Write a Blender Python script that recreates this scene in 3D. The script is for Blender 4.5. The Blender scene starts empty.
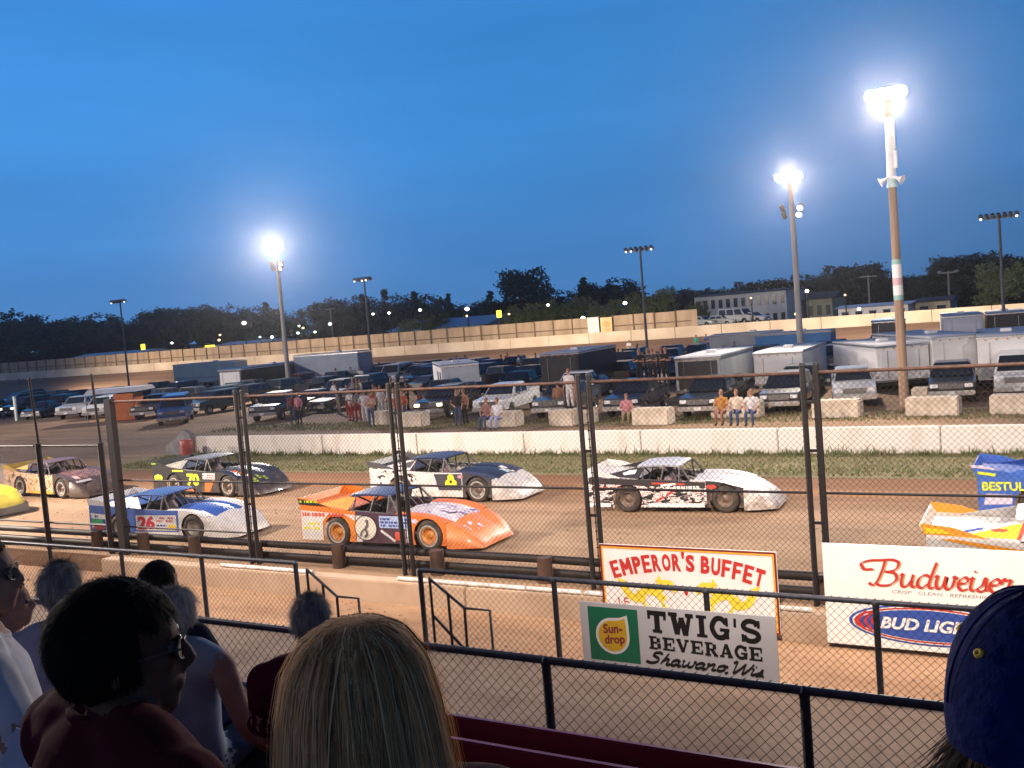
import bpy, bmesh, math, random
from mathutils import Vector, Matrix, Euler
R = math.radians
rnd = random.Random(7)
S = bpy.context.scene
COL = S.collection

# ------------------------------------------------------------------ camera
F, H = 1024.0, 5.2
YAW, PITCH, ROLL = R(31), R(-3.8), R(4.7)
fw = Vector((-math.sin(YAW)*math.cos(PITCH), math.cos(YAW)*math.cos(PITCH), math.sin(PITCH)))
_r0 = Vector((math.cos(YAW), math.sin(YAW), 0)); _u0 = _r0.cross(fw)
rt = _r0*math.cos(ROLL) - _u0*math.sin(ROLL)
up = _u0*math.cos(ROLL) + _r0*math.sin(ROLL)
EYE = Vector((0, 0, H))
cd = bpy.data.cameras.new('camera'); cam = bpy.data.objects.new('camera', cd); COL.objects.link(cam)
cd.sensor_width = 36; cd.lens = 36; cd.clip_start = .05; cd.clip_end = 3000
M4 = Matrix((rt, up, -fw)).transposed().to_4x4(); M4.translation = EYE
cam.matrix_world = M4
S.camera = cam
def ray(px, py): return fw + rt*((px-512)/F) - up*((py-384)/F)
def atz(px, py, z=0.0):
    d = ray(px, py); return EYE + d*((z-H)/d.z)
def aty(px, py, Y):
    d = ray(px, py); return EYE + d*(Y/d.y)
def atd(px, py, D): return EYE + ray(px, py)*D

# ------------------------------------------------------------------ sky
W = bpy.data.worlds.new('World'); S.world = W; W.use_nodes = True
nt = W.node_tree; nt.nodes.clear()
out = nt.nodes.new('ShaderNodeOutputWorld'); bg = nt.nodes.new('ShaderNodeBackground')
sky = nt.nodes.new('ShaderNodeTexSky'); sky.sky_type = 'NISHITA'; sky.sun_disc = False
sky.sun_elevation = R(-3.0); sky.sun_rotation = R(250); sky.altitude = 200
sky.air_density = 1.0; sky.dust_density = .3; sky.ozone_density = 4.0
SKY_STRENGTH = 1.0
bg.inputs[1].default_value = SKY_STRENGTH
tc = nt.nodes.new('ShaderNodeTexCoord'); sep = nt.nodes.new('ShaderNodeSeparateXYZ')
nt.links.new(tc.outputs['Generated'], sep.inputs[0])
rmp = nt.nodes.new('ShaderNodeValToRGB')                 # dusk sky: colour by elevation
nt.links.new(sep.outputs[2], rmp.inputs[0])
els = rmp.color_ramp.elements
els[0].position = 0.0; els[0].color = (.050, .160, .37, 1)
els[1].position = .75; els[1].color = (.014, .075, .27, 1)
for p, c in ((.05, (.045, .170, .415)), (.13, (.037, .187, .475)), (.24, (.034, .198, .515)), (.38, (.028, .155, .44))):
    e = els.new(p); e.color = (*c, 1)
# brighter to the left, where the sun has set
dot = nt.nodes.new('ShaderNodeVectorMath'); dot.operation = 'DOT_PRODUCT'
dot.inputs[1].default_value = (-math.cos(R(20)), math.sin(R(20)), 0)
nt.links.new(tc.outputs['Generated'], dot.inputs[0])
mr = nt.nodes.new('ShaderNodeMapRange'); mr.inputs[1].default_value = .15; mr.inputs[2].default_value = .98
mr.inputs[3].default_value = .80; mr.inputs[4].default_value = 1.48
nt.links.new(dot.outputs['Value'], mr.inputs[0])
mp = nt.nodes.new('ShaderNodeMapping'); mp.inputs['Scale'].default_value = (1.4, 1.4, 9)
nt.links.new(tc.outputs['Generated'], mp.inputs[0])
nz = nt.nodes.new('ShaderNodeTexNoise'); nz.inputs['Scale'].default_value = 1.6; nz.inputs['Detail'].default_value = 4
nt.links.new(mp.outputs[0], nz.inputs[0])
mr2 = nt.nodes.new('ShaderNodeMapRange'); mr2.inputs[1].default_value = .3; mr2.inputs[2].default_value = .7
mr2.inputs[3].default_value = .90; mr2.inputs[4].default_value = 1.08
nt.links.new(nz.outputs[0], mr2.inputs[0])
mul = nt.nodes.new('ShaderNodeMath'); mul.operation = 'MULTIPLY'
nt.links.new(mr.outputs[0], mul.inputs[0]); nt.links.new(mr2.outputs[0], mul.inputs[1])
vm = nt.nodes.new('ShaderNodeVectorMath'); vm.operation = 'SCALE'
nt.links.new(rmp.outputs[0], vm.inputs[0]); nt.links.new(mul.outputs[0], vm.inputs[3])
add = nt.nodes.new('ShaderNodeMix'); add.data_type = 'RGBA'; add.blend_type = 'ADD'; add.inputs[0].default_value = .10
nt.links.new(vm.outputs[0], add.inputs[6]); nt.links.new(sky.outputs[0], add.inputs[7])
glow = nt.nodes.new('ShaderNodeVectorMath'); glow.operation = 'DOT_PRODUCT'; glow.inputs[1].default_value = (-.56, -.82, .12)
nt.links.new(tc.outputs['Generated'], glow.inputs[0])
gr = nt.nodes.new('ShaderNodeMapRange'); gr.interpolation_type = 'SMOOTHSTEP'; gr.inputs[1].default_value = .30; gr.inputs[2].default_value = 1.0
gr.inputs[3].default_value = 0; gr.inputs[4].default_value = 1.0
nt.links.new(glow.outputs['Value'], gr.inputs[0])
aft = nt.nodes.new('ShaderNodeMix'); aft.data_type = 'RGBA'; aft.blend_type = 'ADD'      # pale warm glow added to the unseen sky behind the stand, lighting spectators' backs
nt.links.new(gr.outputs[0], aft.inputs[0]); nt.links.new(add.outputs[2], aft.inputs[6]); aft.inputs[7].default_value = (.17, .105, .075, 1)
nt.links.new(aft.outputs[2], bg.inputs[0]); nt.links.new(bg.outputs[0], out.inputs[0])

# ------------------------------------------------------------------ exposure
S.view_settings.view_transform = 'Standard'; S.view_settings.look = 'None'
S.view_settings.exposure = 0.0; S.view_settings.gamma = 1.0
S.view_settings.use_curve_mapping = False
S.cycles.use_denoising = True; S.cycles.max_bounces = 5; S.cycles.diffuse_bounces = 2; S.cycles.glossy_bounces = 2
S.cycles.transmission_bounces = 3; S.cycles.volume_bounces = 0; S.cycles.sample_clamp_indirect = 4.0
S.cycles.caustics_reflective = False; S.cycles.caustics_refractive = False
S.cycles.use_light_tree = True

# ------------------------------------------------------------------ floodlights (the lamps on the poles and on the grandstand roof)
def spot(name, loc, target, watts, size_deg, col=(1, .825, .69), blend=.6, rad=.5):
    l = bpy.data.lights.new(name, 'SPOT'); l.energy = watts; l.color = col; l.spot_size = R(size_deg)
    l.spot_blend = blend; l.shadow_soft_size = rad
    o = bpy.data.objects.new(name, l); COL.objects.link(o); o.location = loc
    o.rotation_euler = (Vector(target) - Vector(loc)).to_track_quat('-Z', 'Y').to_euler()
    return o
NEAR_LEFT = Vector((-42, 13.9, 12.5)); FAR_LEFT = Vector((-84, 13.9, 12.5))
NEAR_RIGHT = Vector((9, 13.9, 12.5))
ROOF_A, ROOF_B = Vector((-3.0, 7.6, 10.2)), Vector((-15.0, 7.6, 10.2))
POLE_R, POLE_M, POLE_L = Vector((-7.8, 44.4, 12.8)), Vector((-15.6, 58.4, 11.9)), atd(290, 395, 89); POLE_L.z = 13.0
spot('floodlight_beam', NEAR_LEFT, (-15, 21, 0), 55000, 80)
spot('floodlight_beam', NEAR_LEFT + Vector((.5, 0, 0)), (-33, 22, 0), 14000, 90)
spot('floodlight_beam', FAR_LEFT, (-56, 36, 0), 85000, 100)
spot('floodlight_beam', NEAR_RIGHT, (-3, 24, 0), 14000, 100)
spot('floodlight_beam', ROOF_A, (-6, 27, 0), 12500, 78)
spot('floodlight_beam', ROOF_B, (-16, 27, 0), 12500, 78)
spot('floodlight_beam', POLE_R + Vector((0, -.8, -.32)), (-12, 26, 0), 19000, 115, (1, .85, .72))
spot('floodlight_beam', POLE_M + Vector((0, -.8, -.32)), (-18, 36, 0), 15000, 120, (1, .85, .72))
spot('floodlight_beam', POLE_L + Vector((.3, -.8, -.3)), (-48, 36, 0), 30000, 125, (1, .85, .72))
for x, pw in ((-118, 15000), (-86, 12000), (-50, 15000), (-16, 19000)):                            # lamps of the back straight light its wall
    spot('floodlight_beam', (x, 83.5, 10.6), (x+4, 103, 3), pw*1.15, 140, (1, .80, .58))

# ------------------------------------------------------------------ materials
_m = {}
def mat(name, c, c2=None, scale=6.0, rough=.6, metal=0.0, bump=0.0, stretch=(1, 1, 1), lo=.35, hi=.65, detail=4, emit=0.0, coat=0.0):
    if name in _m: return _m[name]
    m = bpy.data.materials.new(name); m.use_nodes = True; _m[name] = m
    n = m.node_tree.nodes; L = m.node_tree.links; b = n['Principled BSDF']
    b.inputs['Roughness'].default_value = rough; b.inputs['Metallic'].default_value = metal
    if coat: b.inputs['Coat Weight'].default_value = coat
    c = (*c[:3], 1)
    if c2 is None: c2 = tuple(v*.78 for v in c[:3])
    c2 = (*c2[:3], 1)
    t = n.new('ShaderNodeTexCoord'); mpn = n.new('ShaderNodeMapping'); mpn.inputs['Scale'].default_value = stretch
    L.new(t.outputs['Object'], mpn.inputs[0])
    z = n.new('ShaderNodeTexNoise'); z.inputs['Scale'].default_value = scale; z.inputs['Detail'].default_value = detail
    L.new(mpn.outputs[0], z.inputs[0])
    r = n.new('ShaderNodeValToRGB'); r.color_ramp.elements[0].position = lo; r.color_ramp.elements[1].position = hi
    r.color_ramp.elements[0].color = c2; r.color_ramp.elements[1].color = c
    L.new(z.outputs[0], r.inputs[0]); L.new(r.outputs[0], b.inputs['Base Color'])
    if bump:
        bp = n.new('ShaderNodeBump'); bp.inputs['Strength'].default_value = bump; bp.inputs['Distance'].default_value = .03
        L.new(z.outputs[0], bp.inputs['Height']); L.new(bp.outputs[0], b.inputs['Normal'])
    if emit:
        b.inputs['Emission Color'].default_value = c; b.inputs['Emission Strength'].default_value = emit
        m.cycles.emission_sampling = 'NONE'
    return m

# ------------------------------------------------------------------ mesh builder
class MB:
    def __init__(s): s.v = []; s.f = []; s.mi = []; s.cur = 0; s.smooth = []
        # cur: material slot of the faces added next
    def add(s, vs, fs, sm=False):
        o = len(s.v); s.v += [tuple(p) for p in vs]
        for f in fs: s.f.append([i+o for i in f]); s.mi.append(s.cur); s.smooth.append(sm)
        return s
    def box(s, c, d, rz=0.0, M=None):
        x, y, z = (k/2 for k in d); c = Vector(c)
        vs = [Vector((i*x, j*y, k*z)) for i in (-1, 1) for j in (-1, 1) for k in (-1, 1)]
        if rz: q = Matrix.Rotation(rz, 3, 'Z'); vs = [q @ v for v in vs]
        if M is not None: vs = [M @ v for v in vs]
        return s.add([v+c for v in vs], [(0,1,3,2),(4,6,7,5),(0,4,5,1),(2,3,7,6),(0,2,6,4),(1,5,7,3)])
    def cyl(s, p0, p1, r0, r1=None, n=8, caps=True):
        if r1 is None: r1 = r0
        p0, p1 = Vector(p0), Vector(p1); a = (p1-p0)
        q = a.to_track_quat('Z', 'Y').to_matrix() if a.length > 1e-9 else Matrix.Identity(3)
        vs = []
        for p, r in ((p0, r0), (p1, r1)):
            for i in range(n):
                t = 2*math.pi*i/n; vs.append(p + q @ Vector((r*math.cos(t), r*math.sin(t), 0)))
        fs = [(i, (i+1) % n, n+(i+1) % n, n+i) for i in range(n)]
        s.add(vs, fs, n > 5)
        if caps: s.add(vs[:n], [tuple(reversed(range(n)))]); s.add(vs[n:], [tuple(range(n))])
        return s
    def tube(s, pts, rads, n=8, caps=True, flat=1.0):
        pts = [Vector(p) for p in pts]
        if not isinstance(rads, (list, tuple)): rads = [rads]*len(pts)
        rings = []; ref = None
        for i, p in enumerate(pts):
            d = (pts[min(i+1, len(pts)-1)] - pts[max(i-1, 0)]).normalized()
            q = d.to_track_quat('Z', 'Y').to_matrix()
            if ref is None: ref = q @ Vector((1, 0, 0))
            x = (ref - d*ref.dot(d)).normalized(); y = d.cross(x); ref = x
            rings += [p + x*(rads[i]*math.cos(2*math.pi*k/n)) + y*(rads[i]*flat*math.sin(2*math.pi*k/n)) for k in range(n)]
        fs = []
        for i in range(len(pts)-1):
            for k in range(n): fs.append((i*n+k, i*n+(k+1) % n, (i+1)*n+(k+1) % n, (i+1)*n+k))
        s.add(rings, fs, True)
        if caps:
            s.add(rings[:n], [tuple(reversed(range(n)))]); s.add(rings[-n:], [tuple(range(n))])
        return s
    def lathe(s, prof, n=24, M=None):      # prof: (radius, height) round local z
        vs = []
        for r, z in prof:
            for k in range(n):
                t = 2*math.pi*k/n; v = Vector((r*math.cos(t), r*math.sin(t), z)); vs.append(M @ v if M is not None else v)
        m = len(prof)
        return s.add(vs, [(i*n+k, i*n+(k+1) % n, (i+1)*n+(k+1) % n, (i+1)*n+k) for i in range(m-1) for k in range(n)], True)
    def ell(s, c, r, n=16, m=10, Mx=None):
        c = Vector(c); vs = []
        for i in range(m+1):
            ph = math.pi*i/m
            for k in range(n):
                t = 2*math.pi*k/n
                v = Vector((r[0]*math.sin(ph)*math.cos(t), r[1]*math.sin(ph)*math.sin(t), -r[2]*math.cos(ph)))
                vs.append((Mx @ v if Mx is not None else v) + c)
        return s.add(vs, [(i*n+k, i*n+(k+1) % n, (i+1)*n+(k+1) % n, (i+1)*n+k) for i in range(m) for k in range(n)], True)
    def prism(s, poly, y0, y1, f=None):    # polygon in (x, z), extruded from y0 to y1; f moves the points
        n = len(poly); g = f or (lambda v: v)
        vs = [g(Vector((x, y0, z))) for x, z in poly] + [g(Vector((x, y1, z))) for x, z in poly]
        s.add(vs, [tuple(range(n)), tuple(reversed(range(n, 2*n)))] + [(i, n+i, n+(i+1) % n, (i+1) % n) for i in range(n)])
        return s
    def build(s, name, mats=None, parent=None, loc=(0, 0, 0), rz=0.0, weld=False):
        me = bpy.data.meshes.new(name); me.from_pydata(s.v, [], s.f)
        if mats is not None:
            for m in (mats if isinstance(mats, (list, tuple)) else [mats]): me.materials.append(m)
        me.polygons.foreach_set('material_index', s.mi); me.polygons.foreach_set('use_smooth', s.smooth)
        bm = bmesh.new(); bm.from_mesh(me)
        if weld: bmesh.ops.remove_doubles(bm, verts=bm.verts, dist=1e-5)
        bmesh.ops.recalc_face_normals(bm, faces=bm.faces); bm.to_mesh(me); bm.free()
        o = bpy.data.objects.new(name, me); COL.objects.link(o)
        o.location = loc; o.rotation_euler = (0, 0, rz)
        if parent is not None: o.parent = parent
        return o
def bevel(o, w=.02, seg=2, ang=35):
    bm = bmesh.new(); bm.from_mesh(o.data)
    bmesh.ops.remove_doubles(bm, verts=bm.verts, dist=1e-5)
    es = [e for e in bm.edges if len(e.link_faces) == 2 and e.calc_face_angle(0) > R(ang)]
    bmesh.ops.bevel(bm, geom=es, offset=w, segments=seg, affect='EDGES', clamp_overlap=True)
    bm.to_mesh(o.data); bm.free(); return o
def tag(o, label=None, cat=None, group=None, kind=None):
    if label: o['label'] = label
    if cat: o['category'] = cat
    if group: o['group'] = group
    if kind: o['kind'] = kind
    return o
def empty(name, loc=(0, 0, 0), rz=0.0):
    o = bpy.data.objects.new(name, None); COL.objects.link(o); o.location = loc; o.rotation_euler = (0, 0, rz)
    o.empty_display_size = .2
    return o
def copy_tree(o, parent=None):
    c = o.copy(); COL.objects.link(c); c.parent = parent
    for ch in list(o.children): copy_tree(ch, c)
    return c
def structure(o): o['kind'] = 'structure'; return o

# ------------------------------------------------------------------ lettering
_tcache = {}
def text_geo(txt, bold=0.0, shear=0.0):
    k = (txt, bold, shear)
    if k in _tcache: return _tcache[k]
    cu = bpy.data.curves.new('text', 'FONT'); cu.body = txt; cu.offset = bold; cu.shear = shear; cu.resolution_u = 3
    ob = bpy.data.objects.new('text', cu); COL.objects.link(ob)
    dg = bpy.context.evaluated_depsgraph_get(); me = bpy.data.meshes.new_from_object(ob.evaluated_get(dg))
    vs = [tuple(v.co) for v in me.vertices]; fs = [tuple(p.vertices) for p in me.polygons]
    bpy.data.objects.remove(ob); bpy.data.curves.remove(cu); bpy.data.meshes.remove(me)
    if vs:
        x0 = min(v[0] for v in vs); x1 = max(v[0] for v in vs); y0 = min(v[1] for v in vs); y1 = max(v[1] for v in vs)
        vs = [((v[0]-x0)/(x1-x0), (v[1]-y0)/(y1-y0)) for v in vs]
    _tcache[k] = (vs, fs); return vs, fs
def put_text(mb, txt, x, z, w, h, f, bold=.02, shear=0.0):    # f maps (u, v, layer) to a point
    vs, fs = text_geo(txt, bold, shear)
    mb.add([f(x+u*w, z+v*h, 0) for u, v in vs], fs)
def put_poly(mb, pts, f, lay=0): mb.add([f(u, v, lay) for u, v in pts], [tuple(range(len(pts)))])
def put_rect(mb, x, z, w, h, f, lay=0): put_poly(mb, [(x, z), (x+w, z), (x+w, z+h), (x, z+h)], f, lay)
def put_disc(mb, x, z, rx, rz, f, lay=0, n=24): put_poly(mb, [(x+rx*math.cos(2*math.pi*i/n), z+rz*math.sin(2*math.pi*i/n)) for i in range(n)], f, lay)
def catmull(pts, n=6):
    P = [pts[0]] + list(pts) + [pts[-1]]; o = []
    for i in range(1, len(P)-2):
        a, b, c, d = (Vector(p) for p in P[i-1:i+3])
        for k in range(n):
            t = k/n; o.append(.5*((2*b) + (c-a)*t + (2*a-5*b+4*c-d)*t*t + (3*b-a-3*c+d)*t**3))
    o.append(Vector(P[-2])); return o
def put_stroke(mb, pts, w, f, lay=0, nib=None, n=6, smooth=True):
    q = catmull([Vector(p) for p in pts], n) if smooth and len(pts) > 2 else [Vector(p) for p in pts]
    L_, R_ = [], []
    for i, p in enumerate(q):
        d = q[min(i+1, len(q)-1)] - q[max(i-1, 0)]
        if d.length < 1e-9: d = Vector((1, 0))
        d.normalize(); nn = Vector((-d.y, d.x))
        ww = w if nib is None else w*(.30 + .70*abs(d.x*math.sin(nib) - d.y*math.cos(nib)))
        L_.append(p + nn*ww/2); R_.append(p - nn*ww/2)
    m = len(q)
    mb.add([f(a.x, a.y, lay+.8*i/m) for i, a in enumerate(L_)] + [f(a.x, a.y, lay+.8*i/m) for i, a in enumerate(R_)], [(i, i+1, m+i+1, m+i) for i in range(m-1)])
# hand-drawn cursive letters (x-height 1): (strokes, advance)
CUR = {
 'B': ([[(.55,1.95),(.45,1.2),(.25,.35),(.0,.0),(-.25,.15)], [(-.75,1.35),(-.85,1.65),(-.4,1.9),(.3,1.98),(.95,2.05),(1.35,1.85),(1.25,1.35),(.85,1.12),(.6,1.1)], [(.7,1.1),(1.2,1.0),(1.35,.55),(1.0,.1),(.5,.0),(.2,.12)], [(-.75,1.35),(-.6,1.2),(-.1,1.25)]], 1.55),
 'u': ([[(0,.85),(.12,1.0),(.1,.4),(.2,.05),(.45,.1),(.68,.55)], [(.75,1.0),(.68,.35),(.8,.02),(1.0,.15)]], .98),
 'd': ([[(.75,.85),(.45,1.0),(.12,.7),(.08,.2),(.35,.0),(.65,.35)], [(1.0,2.0),(.85,1.2),(.72,.3),(.85,.02),(1.05,.15)]], 1.02),
 'w': ([[(0,.85),(.12,1.0),(.1,.35),(.25,.02),(.5,.3),(.6,1.0)], [(.6,1.0),(.6,.35),(.75,.02),(1.0,.25),(1.1,.8),(1.05,1.0),(1.25,.9)]], 1.25),
 'e': ([[(.1,.5),(.45,.55),(.6,.8),(.42,1.0),(.15,.75),(.1,.3),(.32,.0),(.65,.15)]], .65),
 'i': ([[(.05,.85),(.18,1.0),(.12,.3),(.25,.02),(.45,.15)], [(.24,1.4),(.30,1.52)]], .45),
 's': ([[(0,.15),(.3,.5),(.42,1.05),(.5,.6),(.5,.2),(.25,.0),(.05,.1)], [(.45,.1),(.65,.15)]], .62),
 'r': ([[(.0,.6),(.15,1.05),(.25,.9),(.5,.95),(.42,.4),(.5,.05),(.75,.2)]], .72),
 'S': ([[(1.0,1.6),(.8,1.95),(.35,1.85),(.25,1.4),(.75,.95),(.85,.4),(.4,.0),(-.1,.15),(-.15,.4)]], 1.15),
 'h': ([[(.4,2.0),(.25,1.2),(.05,.0)], [(.1,.5),(.45,1.0),(.62,.8),(.55,.2),(.7,.02),(.9,.15)]], .92),
 'a': ([[(.7,.85),(.4,1.0),(.1,.65),(.08,.2),(.3,.0),(.6,.35)], [(.75,1.0),(.65,.3),(.78,.02),(.98,.15)]], .98),
 'n': ([[(.0,.85),(.14,1.0),(.05,.0)], [(.08,.5),(.45,1.0),(.62,.8),(.55,.2),(.7,.02),(.9,.15)]], .92),
 'o': ([[(.45,1.0),(.12,.7),(.1,.2),(.38,.0),(.68,.35),(.68,.8),(.45,1.0),(.6,.85),(.9,.9)]], .9),
 ',': ([[(.12,.12),(.1,-.1),(-.05,-.3)]], .4),
 '.': ([[(.0,.0),(.12,.1)]], .3),
 'W': ([[(-.1,1.7),(.15,1.95),(.2,1.0),(.25,.0),(.65,.8),(.95,1.8)], [(.95,1.8),(.95,.9),(1.0,.0),(1.4,.9),(1.6,1.9)]], 1.6),
}
def put_cursive(mb, txt, x, z, w, h, f, pen=.2, slant=.28, nib=R(35)):
    tot = sum(CUR[c][1] for c in txt); sx, sz = w/tot, h/2.0; cx = 0; lay = 0
    for c in txt:
        for st in CUR[c][0]:
            put_stroke(mb, [(x+(cx+p[0]+slant*p[1]*.5)*sx, z+p[1]*sz) for p in st], pen*sz, lambda a, b, l: f(a, b, l), lay % 5, nib); lay += 1
        cx += CUR[c][1]
SLAB = {  # strokes in a 1 x 1 box: verticals, arms and slab serifs
 'T': [((.5,0),(.5,1),.26), ((0,.9),(1,.9),.2), ((.08,.62),(.08,.9),.13), ((.92,.62),(.92,.9),.13), ((.25,.06),(.75,.06),.12)],
 'W': [((.17,1),(.33,0),.2), ((.33,0),(.5,.8),.13), ((.5,.8),(.67,0),.2), ((.67,0),(.86,1),.13), ((0,.94),(.36,.94),.12), ((.68,.94),(1,.94),.12)],
 'I': [((.5,0),(.5,1),.44), ((.02,.06),(.98,.06),.12), ((.02,.94),(.98,.94),.12)],
 "'": [((.5,.6),(.55,1),.4)],
 'E': [((.24,0),(.24,1),.24), ((0,.06),(.95,.06),.13), ((0,.94),(.95,.94),.13), ((.24,.5),(.65,.5),.13), ((.9,.1),(.9,.34),.12), ((.9,.66),(.9,.9),.12), ((.65,.36),(.65,.64),.1)],
 'V': [((.14,1),(.5,0),.25), ((.5,0),(.84,1),.14), ((0,.94),(.36,.94),.12), ((.66,.94),(1,.94),.12)],
 'A': [((.5,1),(.16,0),.14), ((.5,1),(.84,0),.25), ((.25,.3),(.75,.3),.12), ((0,.06),(.36,.06),.12), ((.62,.06),(1,.06),.12)],
 'B': [((.24,0),(.24,1),.24), ((0,.94),(.65,.94),.13), ((0,.06),(.68,.06),.13), ((.24,.52),(.65,.52),.13), ((.78,.58),(.78,.9),.24), ((.82,.1),(.82,.48),.26)],
 'R': [((.22,0),(.22,1),.24), ((0,.94),(.62,.94),.13), ((.24,.48),(.62,.48),.13), ((.74,.53),(.74,.9),.24), ((.55,.48),(.82,.06),.22), ((0,.06),(.45,.06),.12), ((.68,.06),(1,.06),.12)],
 'G': [([(.85,.72),(.62,.93),(.32,.88),(.13,.5),(.32,.12),(.62,.07),(.84,.22)], None, .22), ((.84,.02),(.84,.46),.22), ((.52,.43),(1,.43),.13), ((.88,.62),(.88,1),.12)],
 'S': [([(.80,.74),(.68,.92),(.35,.93),(.15,.76),(.24,.58),(.74,.44),(.86,.25),(.66,.07),(.32,.07),(.14,.26)], None, .21), ((.88,.66),(.88,1),.12), ((.10,.0),(.10,.34),.12)],
}
def put_slab(mb, txt, x, z, w, h, f, widths={}):
    adv = [widths.get(c, 1.0) for c in txt]; gap = .12; sx = w/(sum(adv)+gap*(len(txt)-1)); cx = 0
    for c, a in zip(txt, adv):
        for i, (p, q, t) in enumerate(SLAB[c]):
            if q is None: put_stroke(mb, [(x+(cx+u*a)*sx, z+v*h) for u, v in p], 1.1*t*(sx*a+h)/2, f, i); continue
            put_stroke(mb, [(x+(cx+p[0]*a)*sx, z+p[1]*h), (x+(cx+q[0]*a)*sx, z+q[1]*h)], 1.12*t*(sx*a if abs(p[0]-q[0]) < .4 else h), f, i, smooth=False)
        cx += a+gap

# ------------------------------------------------------------------ the ground
def dirt(name, cols, streak=.25, scale=.35, rough=.9, bandY=None):
    m = bpy.data.materials.new(name); m.use_nodes = True; n = m.node_tree.nodes; L = m.node_tree.links; b = n['Principled BSDF']
    b.inputs['Roughness'].default_value = rough; b.inputs['Specular IOR Level'].default_value = .15
    t = n.new('ShaderNodeTexCoord')
    def noise(sc, st, det):
        mpn = n.new('ShaderNodeMapping'); mpn.inputs['Scale'].default_value = st; L.new(t.outputs['Object'], mpn.inputs[0])
        z = n.new('ShaderNodeTexNoise'); z.inputs['Scale'].default_value = sc; z.inputs['Detail'].default_value = det; z.inputs['Roughness'].default_value = .6
        L.new(mpn.outputs[0], z.inputs[0]); return z
    a = noise(scale, (streak, 1, 1), 6); d = noise(9, (.5, 1, 1), 5); g = noise(1.1, (.05, 1.2, 1), 3)
    r = n.new('ShaderNodeValToRGB'); r.color_ramp.elements[0].position = .3; r.color_ramp.elements[1].position = .7
    r.color_ramp.elements[0].color = (*cols[0], 1); r.color_ramp.elements[1].color = (*cols[1], 1)
    mixf = n.new('ShaderNodeMath'); mixf.operation = 'MULTIPLY_ADD'; L.new(d.outputs[0], mixf.inputs[0]); mixf.inputs[1].default_value = .45; L.new(a.outputs[0], mixf.inputs[2])
    m2 = n.new('ShaderNodeMath'); m2.operation = 'MULTIPLY_ADD'; L.new(g.outputs[0], m2.inputs[0]); m2.inputs[1].default_value = .70; L.new(mixf.outputs[0], m2.inputs[2])
    m3 = n.new('ShaderNodeMath'); m3.operation = 'SUBTRACT'; L.new(m2.outputs[0], m3.inputs[0]); m3.inputs[1].default_value = .57
    L.new(m3.outputs[0], r.inputs[0]); col = r.outputs[0]
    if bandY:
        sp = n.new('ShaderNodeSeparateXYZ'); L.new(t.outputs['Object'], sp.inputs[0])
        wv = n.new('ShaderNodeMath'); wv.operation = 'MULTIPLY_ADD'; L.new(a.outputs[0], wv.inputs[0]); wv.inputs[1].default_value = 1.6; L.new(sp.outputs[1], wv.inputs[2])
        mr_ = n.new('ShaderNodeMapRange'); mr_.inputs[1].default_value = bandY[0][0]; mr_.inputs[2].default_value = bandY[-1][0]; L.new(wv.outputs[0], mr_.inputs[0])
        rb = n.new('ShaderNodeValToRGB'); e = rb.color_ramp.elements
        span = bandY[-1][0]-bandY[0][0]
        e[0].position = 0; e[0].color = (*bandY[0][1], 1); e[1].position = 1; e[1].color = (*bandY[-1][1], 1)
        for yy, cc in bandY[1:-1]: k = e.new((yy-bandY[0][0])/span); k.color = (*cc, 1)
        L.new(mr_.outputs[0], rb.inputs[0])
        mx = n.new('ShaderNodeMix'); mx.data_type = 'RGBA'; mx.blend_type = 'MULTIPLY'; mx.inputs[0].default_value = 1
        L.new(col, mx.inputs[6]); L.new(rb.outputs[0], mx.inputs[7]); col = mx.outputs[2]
    L.new(col, b.inputs['Base Color'])
    bp = n.new('ShaderNodeBump'); bp.inputs['Strength'].default_value = .5; bp.inputs['Distance'].default_value = .05
    L.new(d.outputs[0], bp.inputs['Height']); L.new(bp.outputs[0], b.inputs['Normal'])
    return m
def strip(name, prof, x0, x1, m):
    mb = MB()
    mb.add([(x, y, z) for y, z in prof for x in (x0, x1)], [(2*i, 2*i+1, 2*i+3, 2*i+2) for i in range(len(prof)-1)])
    return structure(mb.build(name, m))
M_walk = dirt('trodden_concrete', ((.20, .145, .11), (.29, .22, .17)), .8, .5)
M_low = dirt('orange_dirt', ((.235, .14, .085), (.365, .23, .142)), .5, .6)
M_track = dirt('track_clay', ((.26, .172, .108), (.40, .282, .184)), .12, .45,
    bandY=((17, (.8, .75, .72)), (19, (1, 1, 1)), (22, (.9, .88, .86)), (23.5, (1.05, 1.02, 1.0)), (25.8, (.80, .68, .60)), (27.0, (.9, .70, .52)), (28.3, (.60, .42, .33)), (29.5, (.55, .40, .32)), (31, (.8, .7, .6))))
M_pit = dirt('pit_dirt', ((.15, .098, .060), (.27, .182, .115)), .6, .22)
M_bank = dirt('bank_clay', ((.17, .105, .065), (.30, .19, .12)), .08, .3)
M_far = dirt('far_field', ((.035, .05, .02), (.07, .075, .04)), .5, .05)
strip('walkway', [(-30, 0), (12.96, 0), (13.06, 0), (13.06, -.46)], -300, 300, M_walk)
strip('lower_ground', [(13.06, -.45), (16.6, -.45)], -300, 300, M_low)
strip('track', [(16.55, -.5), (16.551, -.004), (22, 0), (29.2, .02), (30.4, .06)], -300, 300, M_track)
strip('pit_ground', [(30.4, .05), (34, .03), (84, .0)], -700, 700, M_pit)
strip('back_track', [(84, 0), (92, .35), (98, 1.2), (100.2, 1.5)], -700, 700, M_bank)
strip('far_field', [(100.2, .6), (1500, .6)], -1600, 1600, M_far)

strip('verge', [(28.4, .026), (30.4, .078), (32.5, .066)], -39, 300, dirt('verge_soil', ((.13, .12, .055), (.22, .185, .10)), .5, 1.2))
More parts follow.
